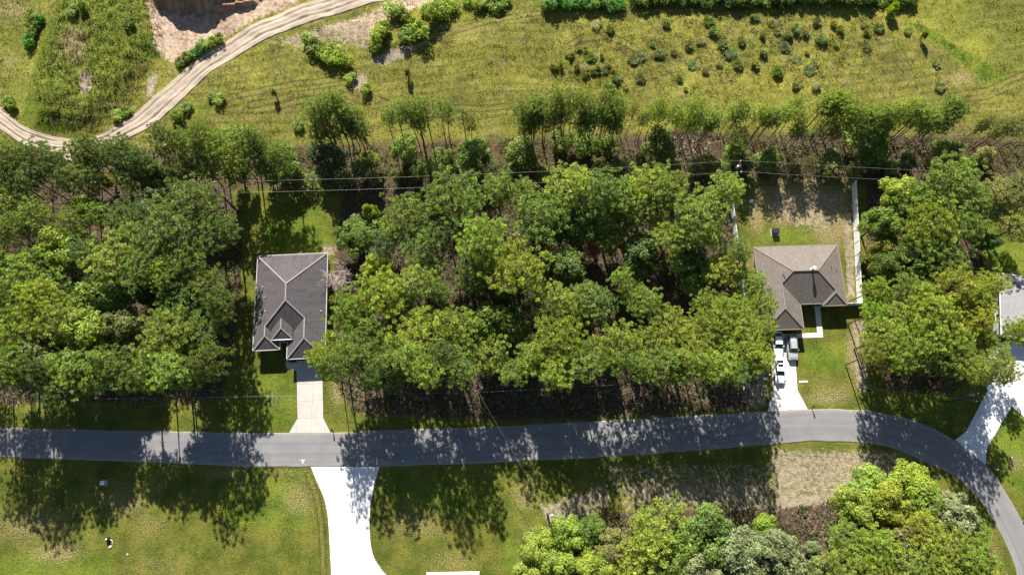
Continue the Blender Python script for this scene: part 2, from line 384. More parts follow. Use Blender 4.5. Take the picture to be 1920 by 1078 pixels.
# ------------------------------------------------------------------ ground zones (real colours of the soil and turf)
def ell(px, py, cx, cy, rx, ry):
    return np.clip(1.25-np.sqrt(((px-cx)/rx)**2+((py-cy)/ry)**2), 0, 1)
POLY = {
 'field': [(-900, -700), (2900, -700), (2900, 330), (1800, 330), (1300, 330), (900, 335), (600, 340), (300, 345), (200, 340), (-900, 360)],
 'grove_left': [(-700, 330), (430, 345), (455, 420), (452, 560), (430, 690), (420, 750), (-700, 772)],
 'grove_mid': [(640, 335), (1385, 335), (1385, 450), (1400, 560), (1425, 690), (1405, 768), (1100, 788), (900, 790), (660, 775), (615, 690), (628, 480)],
 'grove_right': [(1622, 335), (1830, 335), (1850, 540), (1850, 690), (1780, 740), (1660, 735), (1625, 560)],
 'back_strip': [(-700, 290), (480, 268), (900, 250), (1250, 243), (1800, 246), (2500, 280), (2500, 352), (1400, 345), (640, 350), (420, 365), (-700, 400)],
 'grove_bottom': [(975, 1000), (1060, 975), (1150, 960), (1480, 945), (1580, 930), (1610, 880), (1720, 880), (1830, 965), (1880, 1078), (1890, 1300), (960, 1300)],
}
TRAILS = [[(470, 200), (560, 180), (640, 166), (700, 186), (740, 201), (900, 206), (970, 200)], [(480, 212), (570, 191), (650, 180), (700, 200), (760, 215)], [(1060, 92), (1090, 76), (1130, 70), (1165, 80), (1192, 97)], [(1072, 102), (1095, 88), (1130, 82), (1160, 92)],
          [(1772, 186), (1850, 171), (1905, 148), (1960, 125)], [(1780, 196), (1856, 180), (1912, 158), (1960, 138)], [(735, 104), (800, 80), (880, 55), (950, 40), (1010, 28)], [(420, 190), (520, 166), (640, 148)], [(700, 45), (760, 55), (850, 88)], [(578, 890), (594, 930), (603, 985), (607, 1090)], [(110, 215), (180, 222), (240, 210)], [(100, 230), (170, 238), (230, 224)], [(120, 200), (190, 206), (245, 195)]]
def masks(x, y):
    px, py = W2P(x, y)
    pm = lambda p, s: poly_mask(px, py, p, s)
    Z = np.zeros(px.shape)
    rough = pm(POLY['field'], 22)
    litter = Z
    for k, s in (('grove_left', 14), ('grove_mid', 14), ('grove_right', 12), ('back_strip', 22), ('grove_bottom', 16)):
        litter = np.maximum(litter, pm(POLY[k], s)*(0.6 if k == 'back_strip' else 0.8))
    for p in ([(1255, 245), (1350, 250), (1345, 330), (1265, 330)], [(1180, 262), (1225, 262), (1225, 310), (1180, 310)], [(1480, 245), (1775, 260), (1760, 335), (1480, 335)],
              [(1480, 955), (1560, 940), (1570, 1050), (1500, 1060)], [(1120, 960), (1215, 960), (1215, 1005), (1125, 1000)]):
        litter = np.maximum(litter, pm(p, 10))
    dry = Z
    for e, w in (((60, 985, 140, 55), .62), ((230, 940, 90, 50), .62), ((110, 1035, 80, 40), .66), ((280, 985, 70, 50), .5), ((560, 935, 60, 60), .6), ((420, 890, 60, 14), .6),
              ((780, 980, 120, 60), .55), ((850, 1050, 120, 40), .5), ((985, 930, 45, 60), .6), ((300, 1060, 120, 40), .45),
              ((1000, 1010, 40, 50), .55), ((510, 735, 40, 40), .4), ((635, 740, 25, 50), .6), ((1560, 740, 70, 30), .6), ((1700, 870, 60, 40), .6), ((1830, 990, 30, 60), .5),
              ((1905, 870, 35, 35), .6), ((1500, 400, 110, 60), .55), ((1400, 480, 18, 60), .6), ((1860, 1040, 30, 60), .6),
              ((1300, 120, 160, 70), .42), ((1680, 150, 110, 40), .4), ((860, 70, 110, 45), .42), ((1800, 150, 40, 22), .75), ((1500, 60, 160, 40), .4), ((460, 150, 60, 30), .35),
              ((1060, 90, 90, 40), .35), ((150, 95, 45, 60), .75), ((25, 20, 60, 30), .7), ((20, 120, 40, 50), .5), ((1600, 870, 100, 40), .9), ((1480, 890, 50, 60), .8), ((1500, 375, 130, 60), 1.1), ((1420, 400, 30, 60), .8), ((1560, 430, 50, 50), .9), ((1600, 660, 25, 80), .8), ((1545, 745, 90, 25), .6), ((1570, 885, 130, 50), .6), ((1300, 910, 160, 40), .5)):
        dry = np.maximum(dry, ell(px, py, *e)*w*.82)
    sand = Z
    for p, s, w in (([(1440, 838), (1690, 845), (1660, 915), (1560, 930), (1450, 960)], 14, .60),
              ([(1452, 930), (1545, 925), (1600, 885), (1690, 868), (1650, 915), (1545, 945), (1455, 955)], 10, .95),
              ([(1580, 395), (1597, 395), (1606, 560), (1588, 560)], 7, .72), ([(1597, 600), (1620, 600), (1630, 735), (1606, 735)], 8, .78),
              ([(1440, 352), (1592, 350), (1592, 400), (1540, 440), (1440, 420)], 24, .56), ([(1385, 700), (1440, 690), (1440, 765), (1395, 765)], 10, .58),
              ([(1010, 945), (1060, 930), (1140, 900), (1150, 950), (1080, 975), (1020, 985)], 12, .6), ([(1120, 865), (1450, 865), (1450, 960), (1170, 965)], 14, .44),
              ([(1160, 905), (1450, 900), (1450, 955), (1180, 955)], 12, .60),
              ([(505, 85), (560, 62), (640, 48), (700, 40), (690, 98), (620, 78), (560, 92)], 8, .6), ([(690, 118), (735, 96), (805, 83), (770, 108), (720, 126)], 6, .95),
              ([(655, 138), (692, 140), (690, 172), (662, 172)], 8, .7), ([(160, 145), (182, 145), (180, 182), (160, 185)], 5, .85), ([(280, 145), (300, 140), (290, 185), (272, 190)], 6, .8),
              ([(640, 460), (600, 455), (600, 478), (625, 480)], 8, .65), ([(1615, 450), (1640, 450), (1640, 520), (1620, 520)], 8, .4), ([(1815, 330), (1870, 345), (1880, 420), (1830, 420)], 12, .45),
              ([(655, 705), (700, 715), (690, 740), (655, 735)], 8, .4)):
        sand = np.maximum(sand, pm(p, s)*w)
    clay = np.maximum(pm([(268, -60), (640, -60), (560, 10), (480, 42), (420, 72), (360, 110), (322, 120), (296, 100), (290, 60)], 9)*.8,
                      pm([(500, 82), (690, 25), (765, -10), (830, -40), (820, 5), (740, 40), (705, 85), (600, 62)], 9)*.62)
    clay = np.maximum(clay, np.maximum(pm([(1475, 950), (1575, 935), (1580, 1000), (1545, 1060), (1490, 1060)], 16)*.3, pm([(1110, 965), (1220, 965), (1215, 1010), (1120, 1005)], 14)*.3)); clay = np.maximum(clay, pm([(1210, 250), (1345, 255), (1340, 325), (1270, 325)], 14)*.35)
    lush = Z
    for p, s, w in (([(-300, -200), (120, -200), (80, 60), (50, 240), (0, 200), (-300, 150)], 20, .48), ([(60, 250), (45, 170), (80, 60), (120, -60), (285, -60), (300, 90), (262, 160), (170, 255)], 34, .56),
              ([(1715, -200), (2300, -200), (2300, 150), (1890, 145), (1820, 110), (1700, 30)], 16, .46), ([(1690, 38), (1730, 50), (1895, 150), (1860, 165)], 8, 1.0),
              ([(490, 385), (600, 385), (620, 440), (610, 475), (485, 478)], 10, .85), ([(1838, 410), (1960, 380), (1960, 530), (1850, 505)], 10, .95), ([(1850, 770), (1990, 770), (1990, 1000), (1925, 960), (1860, 880)], 10, .66),
              ([(430, 690), (556, 700), (556, 808), (420, 808)], 12, .62), ([(1500, 640), (1600, 640), (1590, 700), (1500, 700)], 12, .66), ([(1420, 425), (1510, 425), (1530, 458), (1415, 458)], 10, .6),
              ([(1590, 470), (1606, 470), (1608, 562), (1592, 562)], 5, .6), ([(1700, 720), (1800, 740), (1780, 810), (1700, 780)], 12, .62), ([(380, 900), (560, 890), (600, 1000), (420, 1000)], 25, .58),
              ([(-200, 1030), (200, 1030), (240, 1100), (-200, 1100)], 20, .6), ([(715, 880), (940, 880), (940, 985), (720, 960)], 25, .6), ([(940, 1000), (1000, 1000), (980, 1078), (930, 1078)], 12, .6),
              ([(1000, -30), (1720, -30), (1720, 12), (1000, 20)], 8, .6), ([(560, 100), (700, 90), (720, 130), (600, 140)], 14, .45), ([(330, 200), (430, 160), (420, 220), (330, 245)], 16, .5), ([(85, 60), (112, 45), (92, 120), (76, 180), (60, 240), (42, 228), (70, 150)], 8, .95), ([(50, 240), (90, 195), (250, 205), (238, 228), (110, 254)], 10, .8), ([(268, 75), (300, 65), (306, 112), (272, 118)], 8, .95)):
        lush = np.maximum(lush, pm(p, s)*w)
    speck = Z
    for e, w in (((510, 745, 45, 30), .42), ((632, 735, 28, 40), .5), ((1560, 745, 80, 26), .42), ((560, 885, 120, 10), .45), ((1570, 890, 130, 40), .42), ((1690, 850, 60, 30), .4), ((70, 1040, 80, 35), .36), ((230, 905, 90, 20), .35), ((620, 75, 70, 25), .4)):
        speck = np.maximum(speck, ell(px, py, *e)*w*.72)
    trail = Z
    for ln in TRAILS:
        for (x0, y0), (x1, y1) in zip(ln[:-1], ln[1:]):
            ex, ey = x1-x0, y1-y0; t = np.clip(((px-x0)*ex+(py-y0)*ey)/(ex*ex+ey*ey), 0, 1)
            trail = np.maximum(trail, np.clip(1.15-np.hypot(px-x0-t*ex, py-y0-t*ey)/7.0, 0, 1))
    return (np.stack([dry, sand, litter, lush], -1), np.stack([rough, clay, speck, trail*(1-np.clip(sand+clay, 0, 1))], -1))
def hgt(x, y):
    """height of the ground: flat lots, rolling field beyond the back tree line"""
    x = np.asarray(x, float); y = np.asarray(y, float)
    f = smooth(60, 74, y)
    px, py = W2P(x, np.minimum(y, 250))
    z = f*(0.30*vnoise(x, y, 22)+0.10*vnoise(x, y, 6, 5)+0.35)
    berm = poly_mask(px, py, [(75, 235), (60, 150), (100, 40), (130, -80), (280, -80), (290, 90), (255, 160), (165, 240)], 26)
    z = z+berm*(1.7+0.25*vnoise(x, y, 5, 9))
    z = z+0.9*poly_mask(px, py, [(700, 60), (820, 20), (1000, 40), (1010, 110), (860, 120), (720, 100)], 40)
    return z
def hz(x, y): return float(hgt(np.array([x]), np.array([y]))[0])
def build_ground():
    gx = np.concatenate([[-900, -600, -400, -280, -200, -165], np.arange(-140, 140.1, 0.55), [165, 200, 280, 400, 600, 900]])
    gy = np.concatenate([[-500, -300, -180, -110, -75, -55], np.arange(-42, 118.1, 0.55), [124, 135, 155, 190, 260, 380, 600, 1000]])
    X, Y = np.meshgrid(gx, gy); Zz = hgt(X, Y)
    nx, ny = len(gx), len(gy)
    V = np.stack([X, Y, Zz], -1).reshape(-1, 3)
    i = np.arange(nx-1)[None, :]+nx*np.arange(ny-1)[:, None]
    F = np.stack([i, i+1, i+nx+1, i+nx], -1).reshape(-1, 4)
    yc = np.clip(V[:, 1], -80, 160)
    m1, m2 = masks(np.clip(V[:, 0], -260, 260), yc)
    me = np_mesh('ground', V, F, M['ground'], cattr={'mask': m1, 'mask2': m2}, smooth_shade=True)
    tag(link(bpy.data.objects.new('ground', me)), kind='structure')
build_ground()

# ------------------------------------------------------------------ road
ROAD_TOP = [(-420, 790), (-150, 799), (0, 802), (200, 806), (460, 811), (640, 811), (700, 807), (900, 800), (1180, 786), (1438, 771), (1550, 767), (1626, 770), (1670, 778), (1716, 789), (1789, 825), (1848, 872), (1877, 909), (1914, 972), (1945, 1040), (1970, 1120), (1985, 1220)]
ROAD_BOT = [(-420, 840), (-150, 852), (0, 857), (300, 867), (480, 875), (640, 875), (712, 874), (900, 868), (1180, 854), (1460, 832), (1535, 828), (1600, 829), (1645, 834), (1682, 843), (1732, 865), (1789, 892), (1817, 916), (1848, 953), (1872, 992), (1895, 1040), (1908, 1085), (1920, 1220)]
def even(pts, n):
    p = np.array(pts); d = np.concatenate([[0], np.cumsum(np.hypot(*np.diff(p, axis=0).T))])
    s = np.linspace(0, d[-1], n); return np.stack([np.interp(s, d, p[:, 0]), np.interp(s, d, p[:, 1])], -1)
def strip(name, A, B, prof, mat, attrs, parent=None):
    """sheet between two edge lines; prof = [(across 0..1, dz)]"""
    n, k = len(A), len(prof); V = np.zeros((n, k, 3))
    for j, (u, dz) in enumerate(prof):
        V[:, j, :2] = A*(1-u)+B*u
        V[:, j, 2] = dz+(hgt(V[:, j, 0], V[:, j, 1]))
    i = np.arange(n-1)[:, None]*k+np.arange(k-1)[None, :]
    F = np.stack([i, i+k, i+k+1, i+1], -1).reshape(-1, 4)
    me = np_mesh(name, V.reshape(-1, 3), F, mat, fattr=attrs(n, k, V), smooth_shade=True)
    me.update(); return me
_T = even([P(*q) for q in spline(ROAD_TOP, 6)], 220); _B = even([P(*q) for q in spline(ROAD_BOT, 6)], 220)
def ragged(A, seed, amp):
    r = np.random.RandomState(seed); k = r.normal(0, amp, len(A)); k = np.convolve(k, [.25, .5, .25], 'same')
    A = A.copy(); A[:, 1] += k; return A
_T = ragged(_T, 1, 0.07); _B = ragged(_B, 2, 0.07)
prof = [(-0.004, -0.06), (0, 0.03), (0.04, 0.036), (0.15, 0.045), (0.35, 0.058), (0.5, 0.062), (0.65, 0.058), (0.85, 0.045), (0.96, 0.036), (1, 0.03), (1.004, -0.06)]
me = strip('road', _T, _B, prof, M['asphalt'], lambda n, k, V: {'edge': np.tile(np.abs(np.array([p[0] for p in prof])-0.5)*2, n), 'across': np.tile(np.array([p[0] for p in prof]), n), 'along': np.repeat(np.arange(n)*1.15, k)})
tag(link(bpy.data.objects.new('road', me)), kind='structure')
# small painted survey mark on the asphalt
mk = P(568, 865); mb = MB(); mb.box(-0.35, 0.16, 0, 0.35, 0.30, 0.004); mb.box(-0.08, -0.32, 0, 0.06, 0.155, 0.004)
mb.build('survey_mark', M['white_plastic'], loc=(mk[0], mk[1], 0.052)); tag(bpy.data.objects['survey_mark'], 'small white painted T mark on the asphalt near the pale driveway', 'road marking')

# ------------------------------------------------------------------ driveways of cast slabs
def driveway(name, poly, ang, cw, ch, mat, origin, z0=0.0):
    """poly: world outline; slabs cut on a grid turned by ang through origin"""
    if area(poly) < 0: poly = poly[::-1]
    b = MB(); b.prism(poly, z0-0.05, z0+0.034); root = b.build(name, M['joint']); tag(root, kind='structure')
    ca, sa = math.cos(ang), math.sin(ang)
    loc = [((x-origin[0])*ca+(y-origin[1])*sa, -(x-origin[0])*sa+(y-origin[1])*ca) for x, y in poly]
    xs = [p[0] for p in loc]; ys = [p[1] for p in loc]; g = 0.012
    i0, i1 = math.floor(min(xs)/cw), math.ceil(max(xs)/cw); j0, j1 = math.floor(min(ys)/ch), math.ceil(max(ys)/ch)
    for i in range(i0, i1):
        for j in range(j0, j1):
            q = clip_half(loc, -1, 0, -(i*cw+g)); q = clip_half(q, 1, 0, (i+1)*cw-g) if q else q
            q = clip_half(q, 0, -1, -(j*ch+g)) if q else q; q = clip_half(q, 0, 1, (j+1)*ch-g) if q else q
            if len(q) < 3 or abs(area(q)) < 0.08: continue
            c = (sum(p[0] for p in q)/len(q), sum(p[1] for p in q)/len(q))
            w = [(p[0]*ca-p[1]*sa+origin[0], p[0]*sa+p[1]*ca+origin[1]) for p in q]
            s = MB(); s.prism(w, z0+0.02, z0+0.066+0.006*random.Random(i*31+j).random()); s.build('slab', mat, root)
    return root
random.seed(3)
W = lambda l, z=0: [P(x, y, z) for x, y in l]
driveway('driveway', W([(535.5, 676), (536, 688), (541, 693), (556, 694), (557, 718), (558, 784), (542, 811.5), (620, 811.5), (606, 783), (605, 716), (607, 676)]), R(1.5), 2.45, 3.0, M['conc_old'], P(558, 784))
driveway('driveway', W([(1447, 626), (1446, 667), (1449, 735), (1439, 771.5), (1514, 767), (1495, 731), (1491, 667), (1490, 626)]), R(1.0), 2.3, 3.2, M['conc_mid'], P(1449, 735))
driveway('walkway', W([(1492, 626), (1492, 634), (1543, 632.5), (1537.5, 574), (1526.5, 574), (1532, 623.5)]), R(1.0), 1.15, 1.5, M['conc_mid'], P(1532, 623))
_l = spline([(583, 875), (596, 906), (609, 938), (615.5, 976), (619, 1035), (621, 1078), (622, 1160)], 4); _q = spline([(712, 874.5), (702, 909), (694.5, 952), (693, 992), (698, 1035), (712, 1062), (728, 1080), (790, 1130), (800, 1160)], 4)
driveway('driveway', W(_l+_q[::-1]), R(0.5), 4.2, 4.4, M['conc_new'], P(655, 1078))
driveway('driveway', W([(1791, 824.5), (1811, 809), (1851, 733), (1846, 700), (1850, 672), (1880, 640), (1990, 640), (1990, 830), (1921, 782), (1896, 761), (1849, 842), (1848, 871)]), R(-28), 3.3, 3.6, M['conc_new'], P(1851, 733))

# ------------------------------------------------------------------ sandy haul track with wheel ruts
TR_A = [(-160, 120), (-60, 160), (0, 200), (45, 237), (105, 257), (178, 256), (237, 226), (289, 185), (334, 145), (371, 111), (427, 74), (482, 45), (557, 15), (601, 0), (660, -22), (740, -50), (850, -80)]
TR_B = [(-170, 165), (-60, 208), (0, 244), (52, 276), (115, 288), (190, 282), (236, 264), (282, 241), (334, 199), (371, 161), (408, 131), (464, 97), (519, 70), (579, 48), (640, 27), (700, 12), (765, -2), (860, -30)]
A = even([P(*q) for q in spline(TR_A, 6)], 260); B = even([P(*q) for q in spline(TR_B, 6)], 260)
us = np.linspace(0, 1, 41); rut = np.zeros(41)
for c, w, d in ((0.10, 0.035, 0.5), (0.27, 0.055, 1.0), (0.52, 0.03, 0.45), (0.70, 0.055, 1.0)):
    rut += d*np.exp(-((us-c)/w)**2)
ridge = 0.5*np.exp(-((us-0.37)/0.03)**2)+0.6*np.exp(-((us-0.64)/0.03)**2)+0.7*np.exp(-((us-0.04)/0.04)**2)+0.7*np.exp(-((us-0.97)/0.03)**2)
dzs = 0.13-0.10*rut+0.03*ridge; dzs[0] = -0.15; dzs[-1] = -0.15; dzs[1] = dzs[-2] = .03
prof = list(zip(us, dzs))
def trk(n, k, V):
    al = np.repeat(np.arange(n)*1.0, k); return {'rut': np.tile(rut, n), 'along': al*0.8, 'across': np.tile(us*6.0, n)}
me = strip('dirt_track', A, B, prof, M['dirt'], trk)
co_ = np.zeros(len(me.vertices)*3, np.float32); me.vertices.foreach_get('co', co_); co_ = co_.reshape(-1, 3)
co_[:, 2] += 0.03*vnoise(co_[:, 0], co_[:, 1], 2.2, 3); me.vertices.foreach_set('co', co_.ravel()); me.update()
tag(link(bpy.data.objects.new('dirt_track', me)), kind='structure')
# spur that dives under the trees
A2 = even([P(*q) for q in [(104, 262), (113, 280), (121, 305), (126, 330)]], 24); B2 = even([P(*q) for q in [(132, 262), (133, 282), (136, 305), (140, 330)]], 24)
us2 = np.linspace(0, 1, 13); dz2 = 0.10+0.05*np.cos(us2*18); dz2[0] = dz2[-1] = -0.2
us_keep, rut_keep = us, rut; us = us2; rut = np.zeros(13)
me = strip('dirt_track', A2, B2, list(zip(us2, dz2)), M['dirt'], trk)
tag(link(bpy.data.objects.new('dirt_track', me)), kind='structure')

# ------------------------------------------------------------------ clay stockpile at the top edge
def mound():
    x0, _ = P(255, 10); x1, _ = P(660, 10)
    gx = np.arange(x0-6, x1+6, 0.4); gy = np.arange(84, 124, 0.4); X, Y = np.meshgrid(gx, gy)
    px, py = W2P(X, Y)
    hx = np.interp(px, [240, 272, 300, 335, 365, 400, 425, 470, 520, 600, 680], [0, .3, 3.2, 5.6, 6.4, 5.2, 3.4, 2.2, 1.6, 1.0, 0])
    foot = np.interp(px, [240, 272, 300, 335, 365, 400, 425, 470, 520, 600, 680], [-10, 4, 24, 33, 34, 29, 24, 14, 4, -8, -20])
    fy = np.array([P(960, f)[1] for f in foot.ravel()]).reshape(foot.shape)+0.5*vnoise(X, Y*0.3, 4, 2)
    h = hx*smooth(0, 4.6, Y-fy)*(1-0.75*smooth(8, 18, Y-fy))
    h = h+0.35*vnoise(X, Y*0.35, 2.6, 7)*smooth(0, 2, Y-fy)*np.clip(hx/3, 0, 1)
    base = hgt(X, Y)
    Zz = base-0.25+np.where(Y > fy-0.2, h+0.25*np.clip((Y-fy+0.2)/0.4, 0, 1), 0)
    # small spoil ridge in front
    rd = poly_mask(px, py, [(405, 20), (440, 14), (480, 6), (482, 12), (440, 22), (408, 30)], 5)
    Zz = Zz+1.3*rd
    nx, ny = len(gx), len(gy); i = np.arange(nx-1)[None, :]+nx*np.arange(ny-1)[:, None]
    F = np.stack([i, i+1, i+nx+1, i+nx], -1).reshape(-1, 4); V = np.stack([X, Y, Zz], -1).reshape(-1, 3)
    keep = (Zz > base-0.24).ravel(); fk = keep[F].any(1)
    me = np_mesh('dirt_mound', V, F[fk], M['clay'], smooth_shade=True)
    tag(link(bpy.data.objects.new('dirt_mound', me)), kind='structure')
mound()
# ------------------------------------------------------------------ houses
PITCH = 0.48; EAVE = 2.75
def roof_faces(mb, polys, eave, pitch=PITCH):
    """polys: lists of (x, y, rise in plan metres); UVs in metres, u along the eave, v up the slope"""
    for pl in polys:
        p = [Vector((x, y, eave+pitch*h)) for x, y, h in pl]
        n = Vector((0, 0, 0))
        for i in range(len(p)):
            a, b = p[i], p[(i+1) % len(p)]
            n += Vector(((a.y-b.y)*(a.z+b.z), (a.z-b.z)*(a.x+b.x), (a.x-b.x)*(a.y+b.y)))
        if n.z < 0: p = p[::-1]; n = -n
        n.normalize(); u = Vector((0, 0, 1)).cross(n).normalized(); v = n.cross(u)
        mb.face(p, [(q.dot(u), q.dot(v)) for q in p])
def inset_poly(poly, d):
    if area(poly) < 0: poly = poly[::-1]
    out = []; n = len(poly)
    for i in range(n):
        p0, p1, p2 = Vector(poly[i-1]), Vector(poly[i]), Vector(poly[(i+1) % n])
        a = (p1-p0).normalized(); b = (p2-p1).normalized()
        na = Vector((-a.y, a.x)); nb = Vector((-b.y, b.x)); k = na+nb
        out.append(tuple(p1+k*(d/(1+na.dot(nb)))))
    return out
def window(root, x, y, ang, w, h, zc, mats):
    """frame, sill and pane standing on a wall; ang = outward direction in local coordinates"""
    c, s = math.cos(ang), math.sin(ang)
    def q(u, o, z): return (x-u*s+o*c, y+u*c+o*s, z)
    fr = MB()
    for u0, u1, z0, z1 in ((-w/2-.07, w/2+.07, zc+h/2, zc+h/2+.08), (-w/2-.07, -w/2, zc-h/2, zc+h/2), (w/2, w/2+.07, zc-h/2, zc+h/2), (-.03, .03, zc-h/2, zc+h/2)):
        pts = [q(u, o, z) for z in (z0, z1) for u, o in ((u0, -.02), (u1, -.02), (u1, .06), (u0, .06))]
        fr.add(pts, [(3, 2, 1, 0), (4, 5, 6, 7), (0, 1, 5, 4), (1, 2, 6, 5), (2, 3, 7, 6), (3, 0, 4, 7)])
    wn_ = fr.build('window', mats['trim'], root)
    pn = MB(); pts = [q(u, o, z) for z in (zc-h/2, zc+h/2) for u, o in ((-w/2, -.01), (w/2, -.01), (w/2, .02), (-w/2, .02))]
    pn.add(pts, [(3, 2, 1, 0), (4, 5, 6, 7), (0, 1, 5, 4), (1, 2, 6, 5), (2, 3, 7, 6), (3, 0, 4, 7)]); pn.build('pane', M['glass'], wn_)
    sl_ = MB(); pts = [q(u, o, z) for z in (zc-h/2-.09, zc-h/2-.005) for u, o in ((-w/2-.12, -.02), (w/2+.12, -.02), (w/2+.12, .11), (-w/2-.12, .11))]
    sl_.add(pts, [(3, 2, 1, 0), (4, 5, 6, 7), (0, 1, 5, 4), (1, 2, 6, 5), (2, 3, 7, 6), (3, 0, 4, 7)]); sl_.build('sill', mats['trim'], wn_)
def garage_door(root, x0, x1, y, mat):
    d = MB(); d.box(x0, y-.03, 0.07, x1, y+.03, 2.25); g = d.build('garage_door', mat, root)
    for k in range(4):
        z0 = 0.09+k*0.54
        for i in range(4):
            a = x0+(x1-x0)*i/4+.08; b = x0+(x1-x0)*(i+1)/4-.08
            p = MB(); p.box(a, y-.06, z0+.05, b, y-.031, z0+.48); p.build('panel', mat, g)
def vents(root, roof, pts, mat):
    for x, y, z, h in pts:
        v = MB(); v.lathe([(.13, 0), (.13, .05), (.06, .08), (.06, h), (.05, h)], 10); v.build('vent_pipe', mat, roof, loc=(x, y, z-.06))
def caps(roof, segs, eave, mat, w=.23, pitch=PITCH):
    for (a, b) in segs:
        pa = Vector((a[0], a[1], eave+pitch*a[2]+.03)); pb = Vector((b[0], b[1], eave+pitch*b[2]+.03))
        m_ = MB(); m_.bar(pa, pb, w, .07); m_.build('ridge_cap', mat, roof)
def gutters(root, poly, z, mat, closed=True, w=.13):
    n = len(poly)
    for i in range(n if closed else n-1):
        a = Vector(poly[i]); b = Vector(poly[(i+1) % n]); d = (b-a).normalized(); o = Vector((d.y, -d.x))*(w/2)
        g = MB(); g.bar((*(a+o-d*.0+Vector((0, 0))), z-.07), (*(b+o), z-.07), w, .15); g.build('gutter', mat, root)
def walls(root, poly, mat, top):
    w = MB(); w.prism(inset_poly(poly, .42), -.05, top-.012); w.build('wall', mat, root)
def soffit(root, poly, z, mat):
    s = MB(); s.prism(poly if area(poly) > 0 else poly[::-1], z-.012, z-.004); s.build('soffit', mat, root)
TRIM = {'trim': M['white_trim']}
